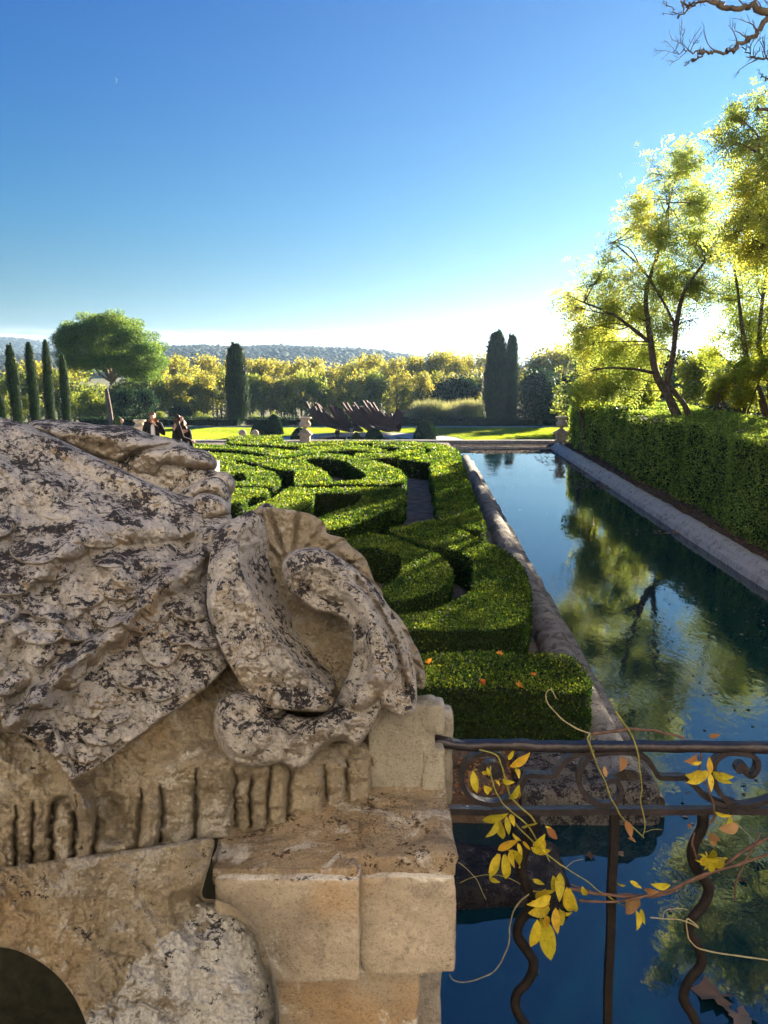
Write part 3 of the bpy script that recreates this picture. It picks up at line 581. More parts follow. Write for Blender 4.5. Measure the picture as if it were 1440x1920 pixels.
def column(px, ytop, ybase, wpx, yw, label, group=None, mat='cypress_leaf', name='cypress', prof=None, nl=9000, lean=0.):
    b = Y(px, ybase, yw); t = Y(px, ytop, yw); H = t[2]-b[2]; Rr = wpx/F*yw*.43
    root = empty(name, tuple(b), 0, label, 'cypress', group)
    prof = prof or [(0, .55), (.1, .85), (.35, 1.), (.6, .95), (.8, .75), (.93, .4), (1, .06)]
    pz = np.array([p[0] for p in prof]); pr = np.array([p[1] for p in prof])
    zz = np.linspace(0, .97, 20); V, Fc = lathe(np.c_[np.interp(zz, pz, pr)*Rr*.78, zz*H], 16, wob=.18, seed=int(px)); V[:, 0] += lean*V[:, 2]
    mesh('inner_growth', V, Fc, M['box_body'], root)
    z = rng.random(nl)**.9; a = rng.random(nl)*6.283; r = np.interp(z, pz, pr)*Rr*(1+.22*fbm(np.c_[np.cos(a)*1.5, np.sin(a)*1.5, z*H*.35], 1.6, 3, int(px)))*(.78+.26*rng.random(nl))
    P = np.c_[np.cos(a)*r+lean*z*H, np.sin(a)*r, z*H]; rad = np.c_[np.cos(a), np.sin(a), np.zeros(nl)]; P = P*(1+.0*z[:, None])+rad*(rng.random(nl)**7)[:, None]*Rr*.38
    if wpx > 19:
        ns_ = int(nl*.16); sp_ = [(rng.uniform(-.55, .55)*Rr, rng.uniform(-.55, .55)*Rr, rng.uniform(.93, 1.045)) for _ in range(7)]; ii = rng.integers(0, 7, ns_); tq = rng.random(ns_); aq = rng.random(ns_)*6.283; sp_ = np.array(sp_)[ii]
        zq = .78+(sp_[:, 2]-.78)*tq; rq = Rr*.26*(1-tq)**.7; P[:ns_] = np.c_[sp_[:, 0]*(1-.3*tq)+np.cos(aq)*rq+lean*zq*H, sp_[:, 1]+np.sin(aq)*rq, zq*H]
    leaves('foliage', P, rdir(nl)*.35+np.array([0, 0, 1.])+rad*.25, rad+rdir(nl)*.4, (Rr*.30+.1)*rng.uniform(.6, 1.5, nl), Rr*.08+.03, M[mat], root)
    V, Fc = sweep([(0, 0, -.3), (0, 0, H*.2)], [Rr*.2, Rr*.12], 8); mesh('trunk', V, Fc, M['bark'], root); return root
CG = 'row of slim cypresses at the left'
slim = [(0, .7), (.15, .95), (.5, 1.), (.8, .85), (.93, .55), (1, .1)]
column(3, 742, 800, 18, 80, 'short cypress cut off by the left edge of the photo', CG, prof=slim, nl=5000)
column(36, 651, 812, 21, 78, 'slim cypress furthest left in the row, leaning slightly', CG, prof=slim, lean=-.03, nl=7000)
column(70, 645, 812, 19, 80, 'slim cypress second from the left in the row', CG, prof=slim, lean=-.02, nl=7000)
column(98, 640, 812, 17, 82, 'slim cypress with a wispy tip, third in the row', CG, prof=slim, nl=7000)
column(127, 668, 812, 17, 84, 'slim cypress just under the edge of the umbrella pine', CG, prof=slim, nl=7000)
column(446, 653, 792, 40, 111, 'stout lone cypress standing at the gap in the far hedge', None, prof=[(0, .8), (.2, 1.), (.5, .98), (.8, .8), (.95, .55), (1, .3)], nl=16000)
column(927, 629, 792, 44, 113, 'taller left cypress of the pair beyond the pool end', 'pair of cypresses beyond the pool', prof=[(0, .85), (.3, 1.), (.6, .92), (.85, .7), (.95, .5), (1, .2)], nl=16000)
column(956, 633, 792, 28, 114, 'narrower right cypress of the pair beyond the pool end', 'pair of cypresses beyond the pool', prof=[(0, .8), (.3, 1.), (.6, .92), (.85, .7), (.95, .5), (1, .2)], nl=10000)

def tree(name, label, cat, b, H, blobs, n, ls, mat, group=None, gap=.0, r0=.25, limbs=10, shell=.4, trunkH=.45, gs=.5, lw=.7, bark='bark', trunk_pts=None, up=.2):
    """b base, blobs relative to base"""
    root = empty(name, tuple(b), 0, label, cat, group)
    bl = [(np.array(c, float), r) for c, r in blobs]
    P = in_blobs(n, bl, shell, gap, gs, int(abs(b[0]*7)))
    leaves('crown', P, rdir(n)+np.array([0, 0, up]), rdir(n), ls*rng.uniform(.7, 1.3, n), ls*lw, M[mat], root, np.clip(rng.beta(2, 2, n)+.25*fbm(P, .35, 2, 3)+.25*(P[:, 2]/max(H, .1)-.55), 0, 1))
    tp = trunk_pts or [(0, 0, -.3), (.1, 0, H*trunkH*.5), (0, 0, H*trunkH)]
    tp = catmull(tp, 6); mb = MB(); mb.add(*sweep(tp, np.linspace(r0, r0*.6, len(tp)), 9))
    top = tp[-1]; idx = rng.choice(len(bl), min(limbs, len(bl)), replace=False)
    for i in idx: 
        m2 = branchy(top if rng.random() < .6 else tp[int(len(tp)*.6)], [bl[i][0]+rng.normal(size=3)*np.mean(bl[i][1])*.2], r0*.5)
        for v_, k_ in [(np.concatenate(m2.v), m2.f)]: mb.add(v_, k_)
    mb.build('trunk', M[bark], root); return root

# umbrella pine
b = Y(205, 800, 108); sc_ = 108/F*1.0
def rel(px, py, yw, dy, base): p = Y(px, py, yw+dy); return p-base
bl = []
for _ in range(120):
    a = rng.random()*6.283; u = rng.random()**.5
    cx = 203+97*u*math.cos(a); dy = 6.3*u*math.sin(a)
    top = 588+62*((cx-196)/100)**2*.9+ (8 if cx > 240 else 0); bot = 690+26*max(0, (cx-200)/100)-6*max(0, (150-cx)/50)
    py = top+10+(bot-top)*rng.random()**1.4*.9
    bl.append((rel(cx, py, 108, dy, b), (1.25+.7*rng.random(), 1.2+.5*rng.random(), .75+.35*rng.random())))
for cx, py in ((270, 690), (285, 670), (255, 700), (290, 655), (296, 672), (280, 700), (265, 708), (298, 650), (250, 690), (180, 680), (235, 690), (120, 650), (118, 664), (135, 676), (155, 688), (115, 632), (130, 612), (160, 596), (215, 590), (255, 608), (283, 632)): bl.append((rel(cx, py, 108, rng.uniform(-2, 2), b), (1.4, 1.4, .8)))
root = tree('umbrella_pine', 'large umbrella pine with domed crown and forked bare trunk', 'pine', b, 16, bl, 90000, .30, 'pine_leaf', None, .35, .42, 0, .35, lw=.36, bark='pine_bark', trunk_pts=[(0.3, 0, -.3), (.2, 0, 2.), (0, 0, 4.2), (-.1, 0, 5.2)], up=.5, gs=.9)
mb = MB()
for tgt in ((150, 640), (175, 620), (188, 640), (200, 615), (215, 640), (225, 615), (250, 640), (262, 665), (240, 690), (170, 680)):
    st = Y(208+rng.normal()*1.5, 715+rng.uniform(-18, 12), 108)-b; e = rel(*tgt, 108, rng.uniform(-3, 3), b)
    mb.add(*[sweep(catmull([st, st*.6+e*.4+np.array([(e[0]-st[0])*.12, 0, -.2]), e], 6), np.linspace(.22, .05, 13), 6)][0])
mb.build('limb', M['pine_bark'], root)

# autumn planes and other trees of the valley wood: a few sources, then copies
def wood_source(name, label, cat, mat, group, H, Rr, kind, n=2600, ls=.42):
    bl = []
    for k in range(15):
        t = rng.random(); a = rng.random()*6.283
        if kind == 'plane': z = H*(.30+.62*t); rr = Rr*(1.-.55*abs(t-.4))*rng.random()**.5; s = (1.35, 1.35, 1.5)
        else: z = H*(.18+.70*t); rr = Rr*(1.05-.6*t)*rng.random()**.5; s = (1.7, 1.7, 1.4)
        k_ = Rr/3.2; bl.append(((rr*math.cos(a), rr*math.sin(a), z), tuple(q*k_*(.75+.5*rng.random()) for q in s)))
    return tree(name, label, cat, (0, 0, 0), H, bl, n, ls, mat, group, .45, .22, 9, .45, trunkH=.5, gs=.45)
WG = {'p': 'autumn plane trees of the valley wood', 'g': 'green trees of the valley wood', 'd': 'dark evergreens of the valley wood'}
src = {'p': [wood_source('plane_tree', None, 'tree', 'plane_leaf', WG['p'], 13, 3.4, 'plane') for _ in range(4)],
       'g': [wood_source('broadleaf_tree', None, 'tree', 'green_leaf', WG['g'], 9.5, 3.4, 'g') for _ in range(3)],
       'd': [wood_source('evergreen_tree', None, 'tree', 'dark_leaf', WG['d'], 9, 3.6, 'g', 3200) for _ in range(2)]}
used = {}
def put(kind, px, ytop, yw, label, w=1.):
    i = rng.integers(len(src[kind])); s = src[kind][i]; key = (kind, i)
    o = s if key not in used else copy_tree(s); used[key] = 1
    x = float(Y(px, 780, yw)[0]); zb = float(terrain_z(np.array(x), np.array(float(yw)))); zt = float(Y(px, ytop, yw)[2]); H = {'p': 13, 'g': 9.5, 'd': 9}[kind]
    k = (zt-zb)/H; o.location = (x, yw, zb-.2); o.rotation_euler[2] = rng.random()*6.28; o.scale = (k*w, k*w, k*1.02); o['label'] = label+{'p': '', 'g': ', greener', 'd': ''}[kind]; o['group'] = label+' ('+{'p': 'plane', 'g': 'broadleaf', 'd': 'evergreen'}[kind]+')'; return o
tops = [(300, 672), (318, 664), (335, 671), (352, 668), (372, 668), (390, 668), (408, 667), (470, 672), (490, 672), (508, 676), (528, 676), (548, 674), (566, 674), (585, 673), (603, 674), (618, 680), (640, 684), (655, 670), (672, 666), (690, 666), (710, 668), (728, 676), (745, 670), (765, 668), (785, 668), (803, 662), (820, 660), (838, 661), (858, 672), (876, 664), (893, 664), (905, 668)]
lab_at = lambda px: ('left of the lone cypress' if px < 430 else 'between the lone cypress and the steel arcs' if px < 575 else 'above the steel arcs' if px < 750 else 'left of the cypress pair')
for i, (px, yt) in enumerate(tops):
    put('p', px, yt-1, 168+rng.uniform(-10, 10), 'golden-topped autumn plane tree, %s' % lab_at(px))
for i, px in enumerate(range(306, 905, 19)):
    if 425 < px < 465: continue
    put('p' if i % 3 else 'g', px+rng.uniform(-5, 5), 700+rng.uniform(-8, 10), 146+rng.uniform(-6, 6), 'smaller paler tree before the tall planes, %s' % lab_at(px), .95)
for px, yt in ((10, 700), (38, 690), (60, 676), (85, 684), (110, 690), (140, 680), (170, 690), (225, 715), (248, 700), (278, 690)):
    put('p' if px in (60, 85, 140) else 'g', px, yt, 150+rng.uniform(-8, 8), 'loose yellow-green tree behind the row of slim cypresses' if px < 180 else 'yellow-green tree behind the umbrella pine trunk', 1.1)
for px, yt in ((20, 745), (60, 735), (150, 712), (172, 720), (190, 742)):
    put('g', px, yt, 122+rng.uniform(-3, 3), 'pale leafy bush low behind the slim cypresses', 1.2)
for px, yt in ((235, 727), (262, 722), (275, 728), (330, 757), (350, 760)):
    put('d', px, yt, 128+rng.uniform(-3, 3), 'dark evergreen clump right of the umbrella pine trunk', 1.1)
for px, yt in ((840, 708), (862, 703), (884, 712)):
    put('d', px, yt, 136, 'dark round evergreen clump left of the cypress pair', 1.25)
for px, yt in ((985, 706), (1003, 690), (1022, 700), (1040, 712), (1060, 700), (1085, 694)):
    put('d', px, yt, 122+rng.uniform(-4, 4), 'dark dense tree right of the cypress pair', 1.25)
for px, yt in ((985, 668), (1010, 655), (1035, 648), (1058, 646), (1085, 650), (960, 672)):
    put('p', px, yt, 160+rng.uniform(-8, 8), 'ochre-topped tree rising behind the dark trees right of the cypress pair', 1.2)
for i, px in enumerate(range(1100, 1700, 32)):
    put('d' if i % 2 else 'g', px, 672+rng.uniform(-14, 14), 100+rng.uniform(-12, 12), 'dark tree far behind the laurel hedge', 1.3)
for px in (372, 392, 300, 480, 512):
    put('g', px, 768, 118, 'low bright bush at the foot of the wood beyond the far hedge', 1.4)
for s in [q for k in src for i, q in enumerate(src[k]) if (k, i) not in used]:
    for ch in list(s.children): bpy.data.objects.remove(ch)
    bpy.data.objects.remove(s)
# reeds
n = 16000; px = rng.uniform(752, 905, n); yw = rng.uniform(112, 122, n); x = (px-720)/F*yw; base = terrain_z(x, yw)
h = (2.7+.8*vnoise(np.c_[x, yw], .5, 2)+.9*rng.random(n)**2)*np.clip((px-740)/40, .5, 1)
P = np.c_[x, yw, base+h*rng.random(n)**.6*.7]
o = leaves('reeds', P, rdir(n)*.3+np.array([0, 0, 1.]), rdir(n)*np.array([1, 1, .1]), h*.33, .06, M['reed'], rnd=np.clip((P[:, 2]-base)/h*1.1+rng.normal(size=n)*.15, 0, 1)); tag(o, 'bank of plumed reeds beyond the far hedge', 'reeds', kind='stuff')

# ============================================================ TREES RIGHT OF THE POOL
def sprays(name, A, D, mat, parent, L=.34, k=6, ll=.13, lw=.05, off=(0, 0, 0)):
    """feather leaves: k leaflet pairs along each rachis"""
    n = len(A); D = norm(D); Sd = norm(np.cross(D, rdir(n))); PP = []; DD = []; NN = []; rn = []; base = np.clip(rng.beta(2, 2, n)+.3*fbm(A, .5, 2, 3), 0, 1)
    nrm = np.cross(D, Sd)
    for j in range(k):
        t = (j+.6)/k; c = A+D*L*t+np.array([0, 0, -1.])*(L*.35*t*t)
        for sg in (-1, 1):
            PP.append(c); DD.append(Sd*sg+D*.5+rdir(n)*.25-np.array([0, 0, .2])); NN.append(nrm+rdir(n)*.3); rn.append(np.clip(base+rng.normal(size=n)*.08, 0, 1))
    P = np.concatenate(PP)-np.array(off); return leaves(name, P, np.concatenate(DD), np.concatenate(NN), ll, lw, M[mat], parent, np.concatenate(rn))
def px_tree(name, label, base, yw, blobs, trunks, n, mat='locust_leaf', L=.34, k=5, ll=.13, lw=.05, gap=.5, group=None, dy=1.0, gs=1.2, r_=1., extra_b=(), shell=.5, bare=0):
    b = np.array(base, float); root = empty(name, tuple(b), 0, label, 'tree', group)
    bl = []
    for px, py, r in blobs:
        d_ = rng.uniform(-dy, dy); d_ = abs(d_)*.8+.5 if py > 555 and yw < 40 and yw > 20 else d_; c = Y(px, py, yw+d_)-b; rm = r/F*yw*r_; bl.append((c, (rm, rm*1.15, rm)))
    bl += list(extra_b)
    A = in_blobs(n, bl, shell, gap, gs, int(yw)); A = A+rng.normal(size=A.shape)*(.42 if yw > 20 else .16)*(rng.random((len(A), 1))**1.5+.2); cen = np.mean([q[0] for q in bl], 0)
    D = rdir(n)+norm(A-cen)*.8+np.array([0, 0, -.15])
    sprays('crown', A, D, mat, root, L, k, ll, lw)
    for T in trunks:
        pts = [(Y(px, py, yw+dd)-b) for px, py, _, dd in T]; rr = np.array([r*.78/F*yw/2 for _, _, r, _ in T]); m = 5
        P = catmull(pts, m); rad = np.interp(np.linspace(0, 1, len(P)), np.linspace(0, 1, len(rr)), rr)
        V, Fc = sweep(P, rad, 8); V = V+.02*fbm(V, 4, 3, 5)[:, None]; mesh('trunk' if T[0][2] > 12 else 'limb', V, Fc, M['bark'], root, True)
    # twigs from trunk points to blobs
    allp = np.concatenate([[Y(px, py, yw+dd)-b for px, py, _, dd in T] for T in trunks]); mb = MB()
    for c, r in bl:
        j = np.argmin(np.linalg.norm(allp-c, axis=1)+(allp[:, 2] > c[2])*1.0); s = allp[j]
        q = catmull([s, (s+c)/2+rng.normal(size=3)*.15, c], 5); mb.add(*sweep(q, np.linspace(.03, .012, len(q)), 5))
        for _ in range(7):
            e = c+rdir(1)[0]*np.array(r)*.95; q = catmull([c+(s-c)*rng.random()*.3, (c+e)/2+rng.normal(size=3)*.06, e], 3); mb.add(*sweep(q, np.linspace(.018, .005, len(q)), 4))
    mb.build('twigs', M['bark'], root); return root
base = Y(1274, 785, 30); base[2] = 0
T1 = [(1280, 308, 30), (1238, 322, 30), (1320, 300, 18), (1252, 372, 48), (1302, 385, 40), (1203, 392, 24), (1198, 425, 22), (1240, 445, 52), (1300, 455, 45), (1150, 452, 18), (1145, 482, 24), (1182, 505, 40), (1128, 522, 36), (1242, 525, 52), (1298, 535, 40), (1098, 558, 24), (1066, 553, 13), (1080, 575, 14), (1150, 572, 40), (1200, 585, 36), (1130, 612, 36), (1098, 642, 30), (1160, 650, 42), (1112, 690, 36), (1180, 700, 30), (1300, 598, 26), (1248, 610, 30), (1335, 480, 30), (1090, 615, 22), (1215, 660, 26), (1140, 725, 22)]
px_tree('locust_tree', 'tall leaning locust tree rising from behind the laurel hedge, forked trunk and feathery leaves', base, 30, T1,
        [[(1276, 800, 26, 0), (1271, 782, 22, 0), (1247, 733, 19, 0), (1228, 695, 17, 0), (1221, 648, 15, 0), (1215, 604, 13, 0), (1212, 545, 10, .2), (1235, 470, 7, .3), (1255, 380, 4, .3), (1270, 320, 2, .3)],
         [(1292, 800, 14, .5), (1288, 770, 13, .5), (1270, 742, 13, .5), (1252, 722, 13, .4), (1254, 700, 13, .3), (1262, 663, 13, .2), (1268, 613, 12, .2), (1280, 555, 9, 0), (1300, 520, 7, 0), (1322, 490, 5, 0)],
         [(1215, 640, 11, 0), (1180, 612, 8, -.4), (1150, 590, 6, -.7), (1095, 567, 4, -1.)], [(1228, 700, 9, 0), (1190, 692, 6, -.5), (1140, 690, 4, -.8), (1110, 695, 3, -.9)],
         [(1268, 613, 8, .2), (1240, 560, 6, .3), (1200, 500, 5, .5), (1150, 455, 3, .5)]], 7600, gap=.95, dy=1.8, L=.38, ll=.125, lw=.042, k=4, gs=1.3, shell=.75)
b3 = Y(1425, 760, 36); b3[2] = 0
T3 = [(1372, 470, 38), (1420, 500, 46), (1382, 556, 46), (1432, 580, 46), (1352, 622, 32), (1400, 640, 42), (1440, 690, 36), (1350, 560, 30), (1470, 480, 60), (1500, 600, 70), (1490, 700, 60), (1450, 420, 40), (1540, 520, 70), (1340, 660, 20), (1400, 600, 30)]
px_tree('locust_tree', 'thin yellow-green tree behind the laurel hedge at the right edge, trunks leaning right', b3, 36, T3,
        [[(1440, 790, 20, 0), (1425, 740, 17, 0), (1405, 690, 14, 0), (1395, 640, 11, 0), (1385, 560, 7, 0), (1375, 480, 4, 0)], [(1450, 790, 18, .4), (1440, 700, 14, .4), (1424, 650, 12, .4), (1430, 560, 8, .3), (1450, 450, 5, 0)], [(1480, 790, 18, -.4), (1490, 640, 14, -.4), (1510, 520, 10, -.4)]], 6500, mat='yellow_leaf', gap=.95, dy=2., L=.42, ll=.15, lw=.05, k=3, gs=1.2, shell=.75)
# near tree at the right edge
b2 = np.array([11.6, 16.5, 0.])
T2 = [(1420, 200, 30), (1388, 222, 22), (1372, 262, 17), (1408, 272, 28), (1440, 310, 40), (1402, 352, 30), (1392, 400, 26), (1440, 400, 45), (1378, 440, 22), (1415, 462, 30), (1480, 250, 60), (1520, 340, 80), (1500, 450, 70), (1580, 260, 90), (1600, 400, 100), (1680, 320, 110), (1700, 460, 110), (1560, 160, 70), (1640, 180, 90), (1560, 520, 70), (1780, 400, 120), (1760, 240, 110), (1640, 560, 90)]
px_tree('overhanging_tree', 'nearer feathery tree reaching in from the right edge above the laurel hedge', b2, 17, T2,
        [[(1735, 900, 60, 0), (1710, 700, 52, 0), (1680, 520, 44, 0), (1620, 420, 32, 0), (1540, 360, 20, 0), (1470, 330, 12, -.3), (1420, 300, 7, -.3)], [(1680, 520, 36, 0), (1660, 380, 28, 0), (1600, 260, 20, 0), (1500, 215, 12, 0), (1425, 205, 6, 0)],
         [(1650, 500, 26, 0), (1560, 470, 18, 0), (1470, 420, 11, 0), (1400, 405, 5, 0)]], 13500, gap=.9, dy=1.7, L=.30, ll=.085, lw=.03, k=5, r_=1.05, gs=1.5, shell=.75)
# bare tree above
bb = np.array([10.5, 12.5, 0.]); root = empty('bare_tree', tuple(bb), 0, 'bare crooked branches entering at the top right corner', 'tree')
def twig_px(T, yw, name='branch', nt=10, tl=.5, seed=1, rs=1.):
    P = catmull([Y(px, py, yw+dd)-bb for px, py, _, dd in T], 6); rr = np.array([r for _, _, r, _ in T])/F*yw/2*rs
    rad = np.interp(np.linspace(0, 1, len(P)), np.linspace(0, 1, len(rr)), rr); mb = MB()
    P = P+np.concatenate([np.zeros((1, 3)), .02*rng.normal(size=(len(P)-2, 3)), np.zeros((1, 3))]); mb.add(*sweep(P, rad, 7))
    for _ in range(nt):
        j = rng.integers(int(len(P)*.15), len(P)); d = rdir(1)[0]*.5+np.array([-.3, 0, .75]); s = P[j]; L = tl*rng.uniform(.35, 1.)
        q = [s]
        for _k in range(4): d = norm(d+rdir(1)[0]*.45); q.append(q[-1]+d*L/4)
        q = catmull(q, 2); mb.add(*sweep(q, np.linspace(min(rad[j]*.6, .012), .0035, len(q)), 4))
        for _m in range(3):
            s2 = q[rng.integers(2, len(q))]; e = s2+norm(d+rdir(1)[0]*.8)*L*.4; mb.add(*sweep([s2, (s2+e)/2+rng.normal(size=3)*.012, e], [.005, .004, .002], 3))
    mb.build(name, M['bark'], root, True)
V, Fc = sweep(catmull([(0, 0, -.3), (.3, 0, 3), (.1, .3, 6), (-.3, .4, 9), (-.2, .4, 12), (.2, .3, 16)], 6), np.linspace(.3, .1, 31), 10); mesh('trunk', V, Fc, M['bark'], root, True)
twig_px([(1700, 330, 34, 0), (1600, 120, 26, 0), (1520, 45, 20, 0), (1440, 20, 13, 0), (1395, 13, 9, 0), (1370, 18, 8, 0), (1350, 10, 8, 0), (1330, -12, 7, 0), (1290, -40, 5, 0)], 12, nt=12)
twig_px([(1600, 120, 20, 0), (1500, 20, 14, 0), (1440, 35, 10, 0), (1415, 62, 8, 0), (1390, 80, 7, 0), (1375, 93, 6, 0), (1358, 99, 5, 0), (1330, 97, 5, 0), (1308, 102, 4, 0), (1290, 92, 2, 0), (1270, 98, 1.5, 0), (1268, 85, 1.2, 0)], 12, nt=16, tl=.42)
twig_px([(1358, 8, 6, 0), (1325, 2, 5, 0), (1300, 8, 4, 0), (1288, 8, 4, 0), (1277, 2, 3, 0)], 12, nt=3, tl=.2)
twig_px([(1290, 9, 3, 0), (1288, 20, 2.5, 0), (1275, 29, 2.2, 0), (1262, 20, 1.8, 0), (1250, 2, 1.2, 0)], 12, nt=6, tl=.22)
twig_px([(1320, 95, 3.5, 0), (1312, 106, 3, 0), (1300, 110, 2.5, 0), (1293, 117, 1.6, 0), (1284, 117, 1, 0)], 12, nt=3, tl=.15)
twig_px([(1520, 60, 9, 0), (1470, 110, 5, 0), (1440, 112, 4, 0), (1412, 105, 3, 0), (1390, 88, 1.6, 0)], 12, nt=14, tl=.4)
twig_px([(1500, 180, 5, 0), (1450, 150, 4, 0), (1437, 148, 3, 0), (1428, 141, 1.5, 0)], 12, nt=3, tl=.15)
# higher limbs, mirrored in the pool near the railing
for k in range(13):
    t0 = np.array([-.1, .4, rng.uniform(11.5, 15)]); ey = rng.uniform(-7, 4); e = np.array([rng.uniform(-8.5, -1.5), ey, 6.2+.49*(12.5+ey)+rng.uniform(0, 4)]); m1 = t0+(e-t0)*.35+rng.normal(size=3)*.4+np.array([0, 0, .5]); m2 = t0+(e-t0)*.7+rng.normal(size=3)*.4+np.array([0, 0, .5])
    P = catmull([t0, m1, m2, e], 7); mb = MB(); mb.add(*sweep(P, np.linspace(.11, .02, len(P)), 7))
    for _ in range(12):
        j = rng.integers(6, len(P)); d = norm(rdir(1)[0]+norm(e-t0)*.4+np.array([0, 0, .3])); q = [P[j]]
        for _k in range(5): d = norm(d+rdir(1)[0]*.4); q.append(q[-1]+d*.3)
        mb.add(*sweep(q, np.linspace(.025, .006, len(q)), 4))
        for _m in range(3):
            s2 = q[rng.integers(1, 6)]; d2 = norm(d+rdir(1)[0]*.9); mb.add(*sweep([s2, s2+d2*.2+rng.normal(size=3)*.03, s2+d2*.45], [.010, .007, .004], 3))
    mb.build('branch', M['bark'], root, True)
# shrubs and trees behind the hedge
def shrub(px, py0, py1, wpx, yw, label, mat, n=5000, ls=.16, group=None, name='shrub', gap=.5, zb=0.):
    b = Y(px, 790, yw); b[2] = zb; top = Y(px, py0, yw)[2]; bot = max(zb+.3, Y(px, py1, yw)[2]); wr = wpx/F*yw/2; bl = []
    for _ in range(14):
        a = rng.random()*6.283; u = rng.random()**.6; z = bot+(top-bot)*rng.random()*.85
        bl.append(((wr*.75*u*math.cos(a), wr*.75*u*math.sin(a), z-zb), (wr*.42, wr*.42, (top-bot)*.2)))
    bl.append(((0, 0, (bot+top)/2-zb), (wr*.6, wr*.6, (top-bot)*.4)))
    return tree(name, label, 'tree' if name != 'shrub' else 'shrub', tuple(b), top-zb, bl, n, ls, mat, group, gap, .10, 8, .45, trunkH=.4, gs=.9, lw=.55)
shrub(1125, 590, 745, 110, 40, 'yellow-green backlit tree behind the left limb of the leaning locust', 'yellow_leaf', 9000, .17, name='backlit_tree')
shrub(1200, 640, 750, 120, 38, 'bright yellow backlit foliage under the crown of the leaning locust', 'yellow_leaf', 7000, .16, name='backlit_tree')
shrub(1092, 700, 750, 50, 42, 'small green shrub standing over the far end of the laurel hedge', 'laurel_leaf', 2500, .14)
shrub(1300, 650, 760, 90, 52, 'shaded green tree seen between the locust trunks', 'green_leaf', 6000, .22, name='backlit_tree')
shrub(1392, 660, 752, 90, 33, 'glowing yellow shrub right of the locust trunks', 'yellow_leaf', 6500, .13)
shrub(1345, 700, 752, 50, 34, 'low yellow-green shrub just right of the locust trunk foot', 'yellow_leaf', 3000, .12)
shrub(1450, 600, 760, 120, 45, 'tall pale tree behind the right end of the laurel hedge', 'green_leaf', 7000, .2, name='backlit_tree')
# unseen evergreens added beyond the right edge to keep the terrace in shade
for x, y_, h, wr in ((16.4, 22, 12.5, 3.2), (18.5, 25, 13, 3.6), (13.2, 12.2, 10.5, 2.6), (19, 19, 12, 3.5), (23, 31, 14, 4), (15.4, 15.5, 12, 3.)):
    bl = [((rng.normal()*wr*.38, rng.normal()*wr*.38, z), (wr*.62,)*3) for z in np.linspace(2.5, h-1.5, 15)]
    tree('evergreen_tree', 'unseen dense evergreen added behind the laurel hedge to block the sun', 'tree', (x, y_, 0), h, bl, 6500, .42, 'dark_leaf', 'evergreens shading the terrace', .35, .25, 6, .5, lw=.6)

# ============================================================ GARDEN FURNITURE AND STATUARY
def urn(px, py_top, yw, zb, H, label, mat='urn'):
    b = Y(px, 800, yw); b[2] = zb; r = empty('stone_urn', tuple(b), 0, label, 'urn', 'stone urns round the garden'); k = H/1.6
    prof = [(.10, .72), (.24, .74), (.25, .78), (.13, .82), (.10, .88), (.13, .93), (.27, 1.0), (.34, 1.08), (.355, 1.16), (.33, 1.23), (.27, 1.30), (.24, 1.36), (.27, 1.41), (.37, 1.46), (.41, 1.50), (.41, 1.54), (.36, 1.57), (.30, 1.50), (.1, 1.45)]
    V, Fc = lathe(np.array(prof)*k, 28); mesh('urn_bowl', V, Fc, M[mat], r, True)
    mb = MB()
    for hw, z0, z1 in ((.40, 0, .08), (.34, .08, .14), (.30, .14, .50), (.36, .46, .54), (.42, .50, .62), (.30, .60, .73)): mb.add(*rbox(-hw*k, hw*k, -hw*k, hw*k, z0*k, z1*k-.003, .08, .03, .008, int(hw*100), 3))
    for a in range(4):
        th = a*math.pi/2+.78; mb.add(*lathe([(.02, .48*k), (.09*k, .5*k), (.11*k, .56*k), (.08*k, .63*k), (.02, .66*k)], 10, (.42*k*math.cos(th), .42*k*math.sin(th), 0)))
    mb.build('pedestal', M[mat], r, True); return r
urn(572, 783, 46.6, 0.02, 1.62, 'pale stone urn on a moulded pedestal at the far edge of the parterre')
urn(1053, 780, 47.2, 0.02, 1.62, 'orange-tinted stone urn half hidden by the end of the laurel hedge')
urn(262, 785, 49, -.3, 1.62, 'sunlit stone urn behind the seated women at the left', 'urn')
for px, lb in ((478, 'right-hand pale stone ball in front of the topiary domes'), (455, 'left-hand faint stone ball beside the hedge block')):
    c = Y(px, 814, 46.8); r = empty('stone_ball', (c[0], 46.8, .1), 0, lb, 'ball finial')
    V, Fc = lathe([(.02, .28), (.1, .30), (.2, .38), (.245, .5), (.22, .62), (.12, .71), (.02, .73)], 16); mesh('ball', V, Fc, M['urn'], r, True)
    V, Fc = lathe([(.22, 0), (.22, .08), (.12, .14), (.10, .3)], 16); mesh('foot', V, Fc, M['urn'], r, True)
def topiary(px, ytop, ybase, wpx, yw, label, lit=False, sharp=1.):
    b = Y(px, ybase, yw); b[2] = -3.5; H = Y(px, ytop, yw)[2]+3.5; Rr = wpx/F*yw/2; r = empty('topiary_dome', tuple(b), 0, label, 'topiary', 'clipped topiary domes on the lower lawn')
    t = np.linspace(0, 1, 12); pr = Rr*np.sqrt(np.clip(1-t**(1.5*sharp), 0, 1))*(.96+.04*(1-t)); V, Fc = lathe(np.c_[np.maximum(pr*.95, .03), t*H*.97], 24); mesh('inner_growth', V, Fc, M['box_body'], r)
    n = 9000; z = rng.random(n); rr = Rr*np.sqrt(np.clip(1-z**(1.5*sharp), 0, 1)); a = rng.random(n)*6.283; P = np.c_[np.cos(a)*rr, np.sin(a)*rr, z*H]; N = norm(np.c_[np.cos(a), np.sin(a), .4+z])
    leaves('foliage', P, rdir(n)+N*.6, N+rdir(n)*.6, .12, .08, M['box_leaf' if lit else 'dark_leaf'], r); return r
